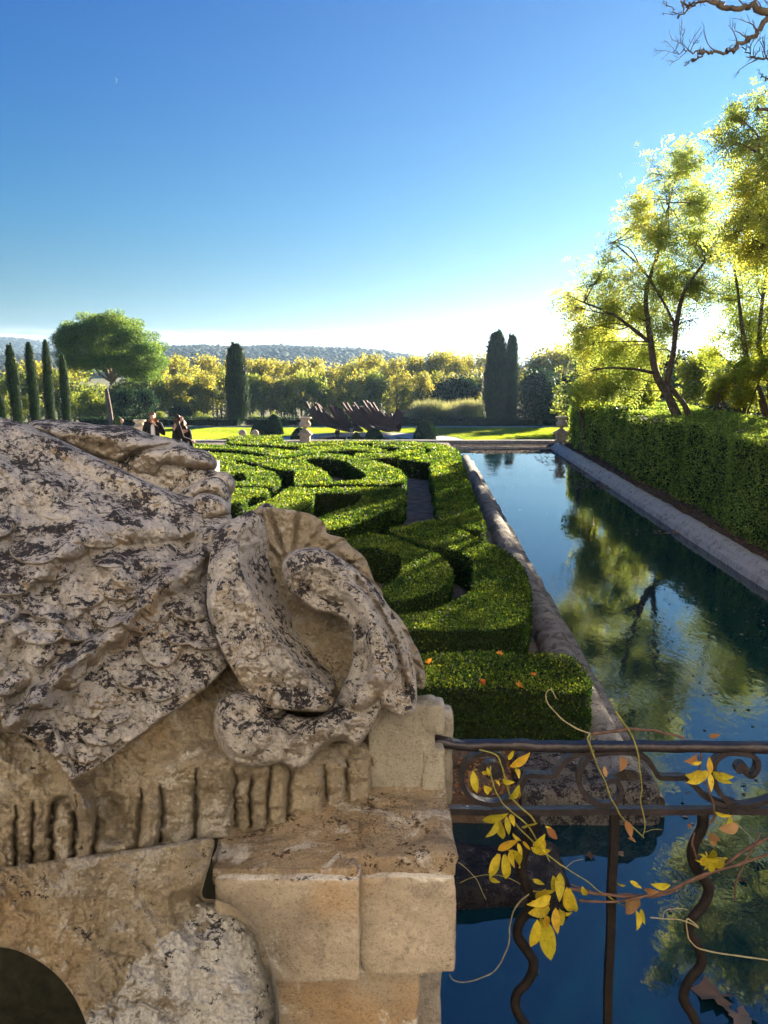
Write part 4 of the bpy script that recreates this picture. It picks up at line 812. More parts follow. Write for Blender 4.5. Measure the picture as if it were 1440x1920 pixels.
topiary(487, 790, 815, 34, 92, 'lower dark topiary dome of the pair left of the stone urn')
topiary(514, 778, 813, 34, 94, 'tall dark topiary dome of the pair left of the stone urn')
topiary(562, 803, 826, 34, 86, 'dark topiary dome half hidden behind the stone urn')
topiary(668, 812, 828, 18, 84, 'small lighter round bush beside the basin', True)
topiary(701, 803, 826, 36, 85, 'dark topiary dome standing before the steel arcs')
topiary(796, 790, 826, 44, 84, 'wide dark topiary dome right of the steel arcs', sharp=.85)
topiary(803, 789, 815, 32, 92, 'dark topiary dome peeping out behind the wide one', sharp=.85)

# steel arcs
SY = 96.0; root = empty('arc_sculpture', (-3, SY, -3.5), 0, 'large rust-brown sculpture of stacked curved steel beams on the lawn', 'sculpture'); so = np.array([-3, SY, -3.5])
def arc_beam(p0, p1, p2, yw, w=.27):
    """beam along a curve through three pixels"""
    a, m, c = [Y(px, py, yw+dy) for (px, py), dy in zip((p0, p1, p2), (0, -.6, 0))]
    P = catmull([a, m, c], 8); q = np.array([(-1, -1), (1, -1), (1, 1), (-1, 1)])*.5
    V, Fc = sweep(P-so, w, sect=q); mesh('steel_beam', V, Fc, M['corten'], root)
# (start tip, middle, end), several beams per bundle with staggered tips, read off the photo
bund = [((574, 754), (597, 790), (645, 806), 9, 2.6, 6, 2), ((590, 756), (612, 782), (648, 804), 4, 3.0, 6, 1), ((618, 760), (632, 786), (660, 806), 8, 3.2, 5, 2), ((642, 756), (662, 784), (690, 806), 8, 2.8, 5, 2), ((663, 755), (680, 778), (702, 804), 5, 3.0, 4, 1), ((680, 752), (700, 782), (722, 806), 8, 3.6, 2, 3)]
k = 0
for (x0, y0), (x1, y1), (x2, y2), m, dx, dyj, st in bund:
    for j in range(m):
        jt = rng.uniform(-2, 15) if j else 0
        arc_beam((x0+dx*j*1.05+jt*.5, y0+jt*1.1+j*.8), (x1+dx*j, y1+j*.6), (x2+dx*j*.9, y2+.4*j if y2+.4*j < 808 else 808), SY+1.6-j*.35+k*.12)
    k += 1
for j in range(9):
    jt = rng.uniform(0, 9) if j % 3 else 0
    arc_beam((716+j*3.2, 796+1.0*j), (733+j*2.0, 802+.5*j), (722+j*3.6+4*(j > 6), 775+jt-(j > 5)*5), SY+1.2-j*.35)
for j in range(5): arc_beam((700+j*4, 797+j*2), (728+j*2, 806), (744+j*1.7, 768+2*(j % 3)*3-(j == 3)*1), SY-1.6-j*.3)

# ============================================================ PEOPLE
def skin_obj(name, pts, edges, mat, parent, sub=2, loc=(0, 0, 0), rz=0.):
    me = bpy.data.meshes.new(name); c, s = math.cos(rz), math.sin(rz)
    me.from_pydata([p[:3] for p in pts], edges, []); me.update(); o = bpy.data.objects.new(name, me); COL.objects.link(o)
    if parent: o.parent = parent
    o.modifiers.new('Skin', 'SKIN')
    if not me.skin_vertices:
        bpy.context.view_layer.objects.active = o; bpy.ops.mesh.customdata_skin_add()
    for v, p in zip(me.skin_vertices[0].data, pts):
        v.radius = (p[3], p[4] if len(p) > 4 else p[3]); v.use_root = False
    me.skin_vertices[0].data[0].use_root = True
    m = o.modifiers.new('Sub', 'SUBSURF'); m.levels = sub; m.render_levels = sub
    me.materials.append(M[mat]); return o
def person(label, loc, rz, H=1.66, hair='hair_dark', hair_len=.0, jacket='black', legs='black', lean=0., armR=None, armL=None, head_fwd=.0, hood=False, shirt=None, group=None, near=True, stance=.0):
    r = empty('person', loc, rz, label, 'person', group); k = H/1.66
    def q(x, y, z, a, b=None): return (x*k, (y-lean*max(0, z-.9))*k, z*k, a*k, (b or a)*k)
    sh = 1.36
    armR = armR or [(-.235, .02, 1.10), (-.22, -.06, .87)]; armL = armL or [(.235, .02, 1.10), (.22, -.06, .87)]
    hf = head_fwd
    pts = [q(0, 0, .92, .15, .11), q(0, 0, 1.12, .115, .09), q(0, .01, sh-.06, .15, .09), q(0, 0, 1.43, .05), q(0, -.015-hf*.5, 1.48, .055), q(0, -.03-hf, 1.545, .078, .088), q(0, -.025-hf, 1.62, .068, .08)]
    ed = [(0, 1), (1, 2), (2, 3), (3, 4), (4, 5), (5, 6)]
    pts.append(q(0, -.125-hf, 1.545, .012)); ed.append((5, 7))    # nose
    for sx, arm in ((-1, armR), (1, armL)):
        i = len(pts); pts += [q(sx*.17, .0, sh, .055), q(*arm[0], .04), q(*arm[1], .028)]; ed += [(2, i), (i, i+1), (i+1, i+2)]
        w = np.array(arm[1]); d = norm(w-np.array(arm[0])); p = w+d*.07; pts.append(q(*p, .034, .016)); ed.append((i+2, i+3))
        if near:
            sd = norm(np.cross(d, [0, 1, .1]))
            for f in range(4):
                a = p+sd*(f-1.5)*.018+d*.035; b2_ = a+d*(.035-.004*abs(f-1.5))+np.array([0, -.012, -.004]); pts += [q(*a, .009), q(*b2_, .007)]; ed += [(i+3, len(pts)-2), (len(pts)-2, len(pts)-1)]
            a = w+d*.03-sd*.032*sx; b2_ = a+d*.035-sd*.012*sx; pts += [q(*a, .011), q(*b2_, .008)]; ed += [(i+2, len(pts)-2), (len(pts)-2, len(pts)-1)]
    for sx in (-1, 1):
        i = len(pts); st = stance*sx
        pts += [q(sx*.09, 0, .86, .085), q(sx*.10, -.01+st*.3, .48, .06), q(sx*.10, .01+st, .09, .038), q(sx*.10, -.13+st, .035, .035)]; ed += [(0, i), (i, i+1), (i+1, i+2), (i+2, i+3)]
    skin_obj('body', pts, ed, 'skin', r)
    # clothing follows the same joints, slightly fuller
    jp = [q(0, 0, .80, .19, .15), q(0, 0, .95, .18, .14), q(0, 0, 1.12, .155, .125), q(0, .01, sh-.05, .18, .12), q(0, .0, 1.425, .075)]; je = [(0, 1), (1, 2), (2, 3), (3, 4)]
    for sx, arm in ((-1, armR), (1, armL)):
        i = len(jp); jp += [q(sx*.18, 0, sh, .075), q(*arm[0], .056), q(*arm[1], .043)]; je += [(3, i), (i, i+1), (i+1, i+2)]
    skin_obj('jacket', jp, je, jacket, r)
    lp = [q(0, 0, .90, .16, .12)]; le = []
    for sx in (-1, 1):
        i = len(lp); st = stance*sx
        lp += [q(sx*.09, 0, .80, .105), q(sx*.10, -.01+st*.3, .48, .078), q(sx*.10, .01+st, .12, .062)]; le += [(0, i), (i, i+1), (i+1, i+2)]
    skin_obj('trousers', lp, le, legs, r)
    for sx in (-1, 1): skin_obj('shoe', [q(sx*.10, .03+stance*sx, .05, .05, .045), q(sx*.10, -.13+stance*sx, .04, .045, .035)], [(0, 1)], 'black', r, 1)
    if shirt: skin_obj('shirt', [q(0, -.075, .92, .07, .09), q(0, -.085, 1.2, .065, .07), q(0, -.07, 1.38, .05, .05)], [(0, 1), (1, 2)], shirt, r)
    if hood: skin_obj('hood', [q(0, .05-hf, 1.44, .12), q(0, .02-hf, 1.55, .125, .13), q(0, .01-hf, 1.66, .07, .08)], [(0, 1), (1, 2)], jacket, r)
    else:
        hp = [q(0, .0-hf, 1.665, .06, .07), q(0, .03-hf, 1.61, .092, .085), q(0, .055-hf, 1.54, .088, .06)]; he = [(0, 1), (1, 2)]
        if hair_len: 
            for sx in (-1, 0, 1): i = len(hp); hp += [q(sx*.085, .03-hf, 1.44, .05), q(sx*.11, .0 if sx else .09, 1.44-hair_len, .04)]; he += [(2, i), (i, i+1)]
        skin_obj('hair', hp, he, hair, r)
    if near:
        for sx in (-1, 1):
            V, Fc = lathe([(.001, -.009), (.008, -.004), (.009, 0), (.008, .004), (.001, .009)], 8); mesh('eye', (np.array(V)+[sx*.032, -.105-hf-lean*.66, 1.57])*k, Fc, M['hair_dark'], r, True)
    return r
tag(mesh('terrace', *[(lambda b: (b[0], b[1]))(box(-16, -4.95, 15, 23, 0, 1.78))][0], M['coping_clean']), kind='structure')
p = Y(288, 800, 19.5); person('woman with long brown hair, black jacket over white shirt, hand raised to her face', (p[0], 19.5, 1.78-.0), R(8), 1.62, 'hair_brown', .30, lean=.12, armR=[(-.27, .02, 1.08), (-.2, -.2, .98)], armL=[(.26, .0, 1.08), (.06, -.17, 1.36)], head_fwd=.03, shirt='white')
p = Y(330, 800, 19.2); person('dark-haired woman in black coat turned sideways, right of the woman with long brown hair', (p[0], 19.2, 1.74), R(115), 1.63, 'hair_dark', .12, lean=.05, armR=[(-.22, -.1, 1.08), (-.15, -.33, 1.0)], armL=[(.2, .0, 1.1), (.16, -.28, 1.02)], head_fwd=.04)
p = Y(343, 800, 19.9); person('person in black mostly hidden behind the dark-haired woman', (p[0], 19.9, 1.60), R(160), 1.6, 'hair_dark', .05, near=False)
p = Y(201, 800, 18.6); person('person in a dark green hood bent forward beside the stone ridge', (p[0], 18.8, 1.73), R(75), 1.62, jacket='green_cloth', lean=.32, head_fwd=.06, hood=True)
p = Y(633, 828, 83); person('small figure in dark jacket standing by the basin', (p[0], 83, -3.47), R(200), 1.72, near=False)
p = Y(659, 811, 93.2); person('distant figure in dark top and pale trousers before the steel arcs', (p[0], 93.2, -3.5), R(20), 1.75, legs='trousers', near=False, stance=.08)
p = Y(650, 826, 86); b = empty('water_spout', (p[0], 86, -3.46), 0, 'thin white post beside the small round bush at the basin', 'post'); V, Fc = lathe([(.09, 0), (.07, .1), (.05, .5), (.07, .62), (.02, .68)], 10); mesh('post_shaft', V, Fc, M['urn'], b, True)

# ============================================================ FOREGROUND STONEWORK
def seg_dist(X, Yp, pts, closed=False):
    """distance from grid points to a polyline, nearest point, parameter along"""
    P = np.asarray(pts, float); Q = np.roll(P, -1, 0) if closed else P[1:]; A = P if closed else P[:-1]
    best = np.full(X.shape, 1e9); nx = np.zeros_like(X); ny = np.zeros_like(X); tt = np.zeros_like(X); sd = np.zeros_like(X)
    for i, (a, b) in enumerate(zip(A, Q)):
        d = b-a; L2 = max(d @ d, 1e-9); t = np.clip(((X-a[0])*d[0]+(Yp-a[1])*d[1])/L2, 0, 1)
        cx = a[0]+t*d[0]; cy = a[1]+t*d[1]; D = np.hypot(X-cx, Yp-cy); m = D < best
        best = np.where(m, D, best); nx = np.where(m, cx, nx); ny = np.where(m, cy, ny); tt = np.where(m, (i+t)/len(A), tt)
        sd = np.where(m, np.sign(d[0]*(Yp-a[1])-d[1]*(X-a[0])), sd)
    return best, nx, ny, tt, sd
def inside(X, Yp, P):
    r = np.zeros(X.shape, bool); n = len(P)
    for i in range(n):
        x1, y1 = P[i]; x2, y2 = P[(i+1) % n]
        if y1 == y2: continue
        c = ((y1 > Yp) != (y2 > Yp)) & (X < (x2-x1)*(Yp-y1)/(y2-y1)+x1); r ^= c
    return r
def ridge(X, Yp, pts, w, amp, pw=2., sm=6):
    d = seg_dist(X, Yp, catmull(pts, sm))[0]; return amp*np.exp(-(d/w)**pw)
def carved(name, outline, yw, Rpx, bulge, thick, mat, parent, detail=None, step=1.9, rough=1., sm=5, seed=0, edge=.5):
    """a carved solid: front relief at its own distance, rounded into a real back"""
    O = catmull(outline, sm, True); lo = O.min(0)-step*2; hi = O.max(0)+step*2
    X, Yp = np.meshgrid(np.arange(lo[0], hi[0], step), np.arange(lo[1], hi[1], step), indexing='ij')
    ins = inside(X, Yp, O); near = np.zeros_like(ins)
    for dx in (-1, 0, 1):
        for dy in (-1, 0, 1): near |= np.roll(np.roll(ins, dx, 0), dy, 1)
    dist, nx, ny, _, _ = seg_dist(X, Yp, O, True)
    use = near; snap = near & ~ins; X2 = np.where(snap, nx, X); Y2 = np.where(snap, ny, Yp); dist = np.where(snap, 0, dist)
    e = np.clip(dist/Rpx, 0, 1); prof = np.sqrt(1-(1-e)**2)
    yb = yw(X2, Y2); det = detail(X2, Y2) if detail else 0*X2
    P0 = np.stack([X2, Y2, 0*X2+seed*91.], -1)
    ns = rough*(.012*fbm(P0, 1/62., 2, seed)+.0075*fbm(P0, 1/24., 3, seed+5)+.0050*(np.abs(fbm(P0, 1/9., 3, seed+9)))-.0075*np.clip(.22-np.abs(fbm(P0, 1/38., 3, seed+21)), 0, .22)/.22*np.clip(vnoise(P0, 1/90., seed+2)+.3, 0, 1)-.002)
    fade = np.clip(dist/(Rpx*edge), 0, 1); bulge_ = bulge; yf = yb-bulge_*prof-(det*1.2+ns*1.3)*(.25+.75*fade)*(dist > 0)-ns*(dist <= 0)*.6
    ybk = yb+thick*prof-ns*(dist <= 0)*.6
    idF = np.full(X.shape, -1); idB = np.full(X.shape, -1); nu = use.sum(); idF[use] = np.arange(nu); bk = use & (dist > 0)
    idB[use] = idF[use]; idB[bk] = nu+np.arange(bk.sum())
    V = np.concatenate([Y(X2[use], Y2[use], yf[use]), Y(X2[bk], Y2[bk], ybk[bk])])
    a, b, c, d = (slice(None, -1), slice(None, -1)), (slice(1, None), slice(None, -1)), (slice(1, None), slice(1, None)), (slice(None, -1), slice(1, None))
    ok = use[a] & use[b] & use[c] & use[d] & (ins[a] | ins[b] | ins[c] | ins[d])
    qF = np.stack([idF[a][ok], idF[d][ok], idF[c][ok], idF[b][ok]], -1); qB = np.stack([idB[a][ok], idB[b][ok], idB[c][ok], idB[d][ok]], -1)
    dup_ = (np.sort(qF, 1) == np.sort(qB, 1)).all(1)
    return mesh(name, V, np.concatenate([qF, qB[~dup_]]), M[mat], parent, True)
tb = Y(350, 1600, 1.25)
troph = empty('carved_trophy', (0, 0, 0), 0, 'large weathered carved stone trophy with scales, volute shell and fluted skirt, blotched with lichen', 'stone carving')
def vmain(X, Yp): return ((Yp-782)-X*.414)*.924
def yw_main(X, Yp): return np.interp(vmain(X, Yp), [-60, 0, 80, 180, 350, 520, 700], [1.80, 1.72, 1.55, 1.40, 1.22, 1.12, 1.06])
sc_pts = []
r2 = np.random.default_rng(3)
for i in range(-3, 12):       # overlapping scales laid diagonally
    for j in range(0, 12):
        cx = 20+i*68+(j % 2)*34+r2.normal()*12; cy = 960+j*54+i*10+r2.normal()*12
        if r2.random() < .85: sc_pts.append((cx, cy, 40+r2.normal()*7, 35+r2.normal()*6))
def det_main(X, Yp):
    h = 0*X
    # scales: each a dome with a sharp lower lip
    for cx, cy, rx_, ry_ in sc_pts:
        dx = (X-cx)/rx_; dy = (Yp-cy)/ry_; q = dx*dx+dy*dy; m = q < 1
        lip = .027*np.clip(.40+.60*dy, 0, 1)*np.clip((1-q)*7, 0, 1)+.004*(1-q)
        h = np.where(m, np.maximum(h, lip), h)
    msk = np.clip((vmain(X, Yp)-110)/80, 0, 1)*.85; h = h*msk
    rope = np.array([(432, 968), (400, 1000), (372, 1050), (338, 1078), (300, 1096), (262, 1138), (215, 1190), (172, 1218), (120, 1262), (80, 1298), (48, 1330), (16, 1362)])
    d, _, _, t, _ = seg_dist(X, Yp, catmull(rope, 6)); wv = 1+.28*np.sin(t*62)+.2*np.sin(t*23+1)
    h = h+.042*np.exp(-(d/(15*wv+np.where(t < .45, 6, 0)))**2.6)-.010*np.exp(-((d-30)/9)**2)
    d2, _, _, _, s2 = seg_dist(X, Yp, catmull(rope, 6)); h = h-.016*np.clip(s2*-1, 0, 1)*np.clip(d2/40, 0, 1)*np.clip((Yp-1000)/100, 0, 1)
    h += ridge(X, Yp, [(-40, 850), (60, 905), (160, 990), (215, 1080)], 42, .016)
    h += ridge(X, Yp, [(60, 1080), (150, 1010), (290, 985), (390, 985)], 26, .032)-ridge(X, Yp, [(70, 1110), (160, 1045), (300, 1020), (400, 1015)], 13, .022)
    h += ridge(X, Yp, [(-60, 800), (100, 835), (230, 890), (345, 950)], 26, .03)
    h -= ridge(X, Yp, [(0, 1035), (70, 960), (140, 925)], 22, .018)+ridge(X, Yp, [(0, 1260), (60, 1180), (130, 1130)], 14, .010)
    h += ridge(X, Yp, [(100, 1170), (130, 1205), (125, 1245)], 12, .014)
    h -= ridge(X, Yp, [(330, 1040), (385, 985), (430, 955)], 9, .012)
    return h
carved('scaled_mantle', [(-130, 760), (-60, 772), (0, 782), (60, 800), (150, 842), (250, 890), (330, 925), (385, 935), (418, 945), (436, 975), (428, 1030), (402, 1080), (388, 1120), (396, 1170), (424, 1225), (430, 1242), (385, 1292), (300, 1352), (200, 1425), (150, 1460), (130, 1462), (98, 1420), (50, 1382), (8, 1368), (-2, 1345), (-40, 1335), (-130, 1330)],
       yw_main, 13, .03, .30, 'stone', troph, det_main, seed=1)
# back ridge of lobes
def det_lobes(X, Yp):
    h = ridge(X, Yp, [(60, 800), (180, 815), (280, 840)], 20, .03)
    h -= ridge(X, Yp, [(225, 870), (262, 846), (300, 838), (360, 822)], 5, .030)+ridge(X, Yp, [(60, 812), (150, 850), (240, 880)], 8, .03)
    h += ridge(X, Yp, [(300, 862), (345, 850), (385, 862)], 20, .02); return h
carved('stone_lobe', [(50, 792), (90, 786), (140, 790), (190, 797), (232, 797), (262, 806), (285, 815), (320, 821), (350, 830), (362, 838), (388, 846), (405, 862), (406, 876), (392, 886), (350, 886), (310, 880), (290, 900), (200, 880), (120, 850), (60, 815)], lambda X, Yp: 1.95-.0004*(Yp-800), 30, .10, .22, 'stone', troph, det_lobes, seed=2)
carved('stone_lobe', [(345, 905), (370, 892), (405, 884), (430, 888), (441, 905), (438, 922), (425, 930), (395, 925), (360, 930)], lambda X, Yp: 1.86+0*X, 18, .05, .16, 'stone', troph, seed=3)
carved('stone_lobe', [(335, 925), (360, 908), (395, 894), (418, 900), (430, 920), (430, 935), (418, 942), (400, 934), (375, 935), (350, 955)], lambda X, Yp: 1.78+0*X, 18, .06, .16, 'stone', troph, seed=4)
carved('stone_lobe', [(350, 960), (362, 935), (380, 925), (410, 930), (428, 945), (431, 962), (420, 972), (400, 990), (370, 1000)], lambda X, Yp: 1.68+0*X, 18, .06, .14, 'stone', troph, seed=5)
carved('stone_lobe', [(478, 962), (484, 950), (500, 943), (515, 950), (524, 962), (520, 985), (480, 985)], lambda X, Yp: 1.62+0*X, 14, .03, .06, 'stone_grey', troph, seed=6)
carved('back_ridge', [(180, 840), (260, 835), (330, 850), (400, 880), (432, 915), (432, 975), (440, 1010), (380, 1040), (200, 960)], lambda X, Yp: 1.90-.0006*(Yp-850), 30, .04, .16, 'stone', troph, seed=16)
# volute shell
def yw_sh(X, Yp): return 1.50-.00055*(Yp-960)-.0001*(X-500)
def det_sh(X, Yp):
    h = 0*X; c0 = np.array([545., 1075.])
    for ex, ey in ((455, 965), (500, 945), (560, 955), (610, 975), (650, 1010), (690, 1050), (712, 1095), (745, 1140), (775, 1195), (800, 1260)):
        h -= ridge(X, Yp, [tuple(c0), ((ex+c0[0])/2, (ey+c0[1])/2), (ex, ey)], 4.5, .017, sm=3)
    h += ridge(X, Yp, [(600, 1000), (680, 1070), (740, 1160), (785, 1270)], 11, .012); return h
carved('shell', [(420, 990), (445, 970), (470, 958), (500, 951), (545, 956), (585, 965), (610, 984), (614, 1000), (645, 1009), (656, 1022), (682, 1043), (693, 1065), (703, 1092), (716, 1108), (722, 1130), (745, 1152), (763, 1178), (773, 1200), (788, 1228), (798, 1265), (794, 1292), (778, 1288), (760, 1300), (700, 1330), (600, 1330), (480, 1230), (430, 1100)],
       yw_sh, 6, .012, .16, 'stone_warm', troph, det_sh, seed=7)
def yw_pl(X, Yp): return 1.325-.00045*(Yp-990)+.0027*(X-seg_x(Yp))
def seg_x(Yp): return np.interp(Yp, [960, 1030, 1085, 1140, 1195, 1240, 1290], [462, 446, 460, 485, 520, 555, 605])
carved('inner_curl', [(447, 1000), (462, 975), (485, 965), (498, 985), (505, 1015), (522, 1050), (548, 1085), (580, 1120), (610, 1148), (636, 1158), (640, 1200), (636, 1250), (626, 1292), (600, 1290), (575, 1265), (548, 1240), (512, 1192), (478, 1138), (452, 1080), (440, 1030)],
       yw_pl, 5, .006, .09, 'stone_grey', troph, None, seed=8)
def yw_tg(X, Yp): return 1.335-.00042*(Yp-1030)-.00008*(X-600)
def det_tg(X, Yp):
    h = -ridge(X, Yp, [(560, 1090), (600, 1118), (650, 1130)], 5, .008)-ridge(X, Yp, [(668, 1085), (705, 1135), (738, 1200), (762, 1290)], 5.5, .022)-ridge(X, Yp, [(690, 1090), (725, 1140), (757, 1205), (775, 1270)], 4, .014)
    h += ridge(X, Yp, [(565, 1065), (600, 1060), (660, 1110), (700, 1180), (722, 1270)], 24, .028)-ridge(X, Yp, [(455, 1300), (415, 1330), (406, 1375), (430, 1412), (470, 1430)], 6, .008)
    h -= ridge(X, Yp, [(620, 1130), (665, 1150), (684, 1200), (690, 1260)], 8, .012)
    h += ridge(X, Yp, [(690, 1200), (705, 1260), (725, 1320)], 10, .014)
    h -= ridge(X, Yp, [(540, 1330), (520, 1345), (500, 1340), (508, 1322)], 7, .030)+ridge(X, Yp, [(630, 1320), (665, 1335), (700, 1325), (722, 1290)], 9, .016)
    r = np.hypot(X-458, Yp-1362); h += .022*np.clip(1-(r/60)**6, 0, 1)
    h += ridge(X, Yp, [(500, 1395), (560, 1385), (640, 1350), (690, 1300)], 26, .02)
    h -= ridge(X, Yp, [(645, 1395), (650, 1370), (640, 1350)], 5, .012)+ridge(X, Yp, [(530, 1435), (535, 1410)], 5, .01); return h
carved('tongue', [(528, 1066), (538, 1040), (562, 1029), (600, 1027), (640, 1048), (690, 1085), (725, 1130), (757, 1185), (776, 1245), (782, 1300), (777, 1335), (757, 1343), (735, 1336), (716, 1326), (706, 1346), (692, 1372), (668, 1402), (645, 1388), (615, 1396), (592, 1412), (572, 1436), (550, 1443), (530, 1430), (500, 1436), (460, 1438), (425, 1417), (402, 1376), (404, 1330), (424, 1304), (460, 1296), (500, 1306), (530, 1330), (565, 1344), (605, 1340), (632, 1310), (642, 1285), (656, 1255), (662, 1215), (656, 1180), (640, 1162), (620, 1152), (590, 1146), (555, 1122), (534, 1097)],
       yw_tg, 12, .034, .14, 'stone_grey', troph, det_tg, seed=9, sm=4)
def yw_bd(X, Yp): return np.interp(Yp, [950, 1050, 1200, 1330], [1.42, 1.27, 1.17, 1.13])-.0005*(X-seg_x(Yp))*np.where(X < seg_x(Yp), 1, 0)*-1*0+.0012*np.clip(seg_x(Yp)-X, 0, 90)*.55
def det_bd(X, Yp): return ridge(X, Yp, [(470, 965), (449, 1000), (446, 1035), (460, 1085), (485, 1140), (520, 1195), (555, 1240), (600, 1285)], 4.5, .010)
carved('outer_band', [(474, 957), (450, 966), (420, 985), (402, 1010), (391, 1060), (388, 1110), (395, 1160), (412, 1210), (435, 1255), (465, 1300), (500, 1325), (535, 1331), (570, 1334), (608, 1334), (624, 1320), (622, 1298), (603, 1280), (578, 1258), (552, 1236), (518, 1190), (484, 1135), (458, 1080), (447, 1030), (452, 996), (480, 972)],
       yw_bd, 7, .012, .10, 'stone', troph, det_bd, seed=10)
# fluted skirt
fl = [(-20, 16), (22, 13), (72, 9), (150, 15), (205, 12), (258, 14), (300, 8), (345, 7), (368, 6), (441, 8), (474, 7), (510, 7), (541, 8), (600, 7), (640, 7)]
def yw_fl(X, Yp): return np.interp(X, [-60, 200, 330, 450, 600, 690, 720], [1.125, 1.135, 1.145, 1.18, 1.235, 1.295, 1.36])+.00018*(1560-Yp)+.045*np.clip((np.interp(X, [0, 250, 380], [1500, 1480, 1425])-Yp)/40, 0, 1)+.0007*np.clip(1400-Yp, 0, 400)
def det_fl(X, Yp):
    E = [-140, -80, -45, -5, 28, 60, 98, 140, 178, 262, 300, 368, 441, 472, 505, 541, 610, 650, 700, 760]; h = 0*X; q2 = np.random.default_rng(5)
    xw = X+5*vnoise(np.stack([Yp*.022, X*.004], -1), 1., 3)+2.5*vnoise(np.stack([Yp*.09, X*.02], -1), 1., 4)
    for a_, b_ in zip(E[:-1], E[1:]):
        jit = q2.uniform(-1, 1); ys = np.interp((a_+b_)/2, [0, 250, 380, 700], [1505, 1490, 1432, 1425])+q2.uniform(-12, 22); yk = np.interp((a_+b_)/2, [0, 450, 690], [1585, 1520, 1465])+q2.uniform(-22, 22); yk2 = yk-q2.uniform(28, 55)
        u = np.abs(2*(xw-a_)/(b_-a_)-1); pr = np.clip(1-u**5, 0, 1); tt_ = np.clip((Yp-ys)/14, 0, 1); m = (xw >= a_) & (xw < b_)
        lvl = .012*jit-.011*(1/(1+np.exp(-(Yp-yk-6*jit*np.sin(X*.2))/2.)))-.007*(1/(1+np.exp(-(Yp-yk2+(X-a_)*.3)/2.)))
        h = np.where(m, (lvl+.034*pr-.030)*tt_, h)
    a = np.hypot((X-118)/26., (Yp-1560)/60.); h -= .028*np.exp(-((a-1)/.16)**2)*(Yp < 1570)
    h += ridge(X, Yp, [(112, 1430), (138, 1480), (160, 1512)], 16, .035)+ridge(X, Yp, [(163, 1518), (164, 1522)], 21, .03)+ridge(X, Yp, [(-30, 1400), (20, 1440), (60, 1460)], 12, .02)
    h += ridge(X, Yp, [(190, 1590), (240, 1580), (300, 1560)], 14, .018)-ridge(X, Yp, [(190, 1490), (215, 1520), (232, 1548)], 17, .035)
    h += ridge(X, Yp, [(200, 1595), (228, 1592)], 15, .02)+ridge(X, Yp, [(255, 1590), (275, 1588)], 12, .016)
    return h
carved('fluted_skirt', [(-130, 1250), (0, 1230), (200, 1230), (420, 1180), (560, 1240), (700, 1260), (712, 1330), (707, 1440), (694, 1498), (640, 1530), (600, 1533), (560, 1538), (520, 1545), (470, 1560), (445, 1568), (400, 1572), (366, 1580), (330, 1585), (300, 1582), (275, 1600), (240, 1602), (205, 1606), (170, 1605), (130, 1622), (100, 1622), (70, 1620), (30, 1628), (-20, 1632), (-130, 1650)],
       yw_fl, 7, .012, .25, 'stone_warm', troph, det_fl, seed=11, sm=3)
# ---- pedestal and pier
ped = empty('stone_pier', (0, 0, 0), 0, 'yellow-brown limestone pier with stepped ledge that carries the carving and the railing', 'pier')
def X_(px, py, yw): return float(Y(px, py, yw)[0])
def Z_(py, yw): return float(Y(720, py, yw)[2])
def pbox(name, px0, px1, yf, yb, pyt, pyb, mat='stone_block', r=.012, rough=.0028, seed=1, step=.006):
    zt, zb = (Z_(pyt, yf) if pyt < 5000 else pyt-5000), Z_(pyb, yf)
    V, Fc = rbox(X_(px0, 1600, yf), X_(px1, 1600, yf), yf, yb, zb, zt, step, r, rough, seed, 22); return mesh(name, V, Fc, M[mat], ped, True)
pbox('ledge_block', 398, 676, 1.080, 1.62, 1650, 1845, r=.006, seed=2, rough=.0035)
pbox('ledge_moulding', 396, 668, 1.092, 1.60, 1628, 1662, r=.005, seed=3, rough=.004, mat='stone_ledge')
pbox('ledge_block', 674, 859, 1.112, 1.60, 1645, 1829, r=.006, seed=4, rough=.0035)
pbox('ledge_slab', 392, 858, 1.122, 1.66, 1606, 1650, r=.007, seed=5, rough=.006, mat='stone_ledge')
pbox('post_block', 690, 814, 1.337, 1.383, 1322, 1560, r=.007, seed=6, mat='stone_post')
pbox('post_block', 790, 831, 1.334, 1.380, 1322, 1379, r=.008, seed=7, mat='stone_post')
pbox('post_block', 790, 831, 1.332, 1.384, 1406, 1560, r=.007, seed=8, mat='stone_post')
pbox('post_back', 700, 846, 1.386, 1.425, 1334, 1620, r=.008, seed=9, mat='stone_post')
pbox('pier_shaft', 500, 791, 1.17, 1.58, 1815, 2300, r=.01, seed=10, mat='stone_block')
pbox('pier_shaft', 770, 832, 1.23, 1.57, 1800, 2300, r=.012, seed=12, mat='coping_clean')  # paler stone paints in the lit right strip of the shaft
pbox('recess_wall', -300, 540, 2.3, 2.5, 1500, 2100, r=.01, seed=13, mat='recess_shade', step=.01)  # back of the hole, its shade put into the colour
con = empty('stone_console', (0, 0, 0), 0, 'curved stone console with lichen-spotted rounded shoulder under the carving, bottom left', 'console')
ROLL = [(372, 1680), (415, 1686), (455, 1709), (487, 1750), (508, 1801), (521, 1858), (526, 1918), (529, 1990), (529, 2070)]
def yw_c(X, Yp): 
    k = np.clip((X-120+(Yp-1760)*.55)/230, 0, 1); return 1.10-.00025*(Yp-1600)-.035*k*k*(3-2*k)
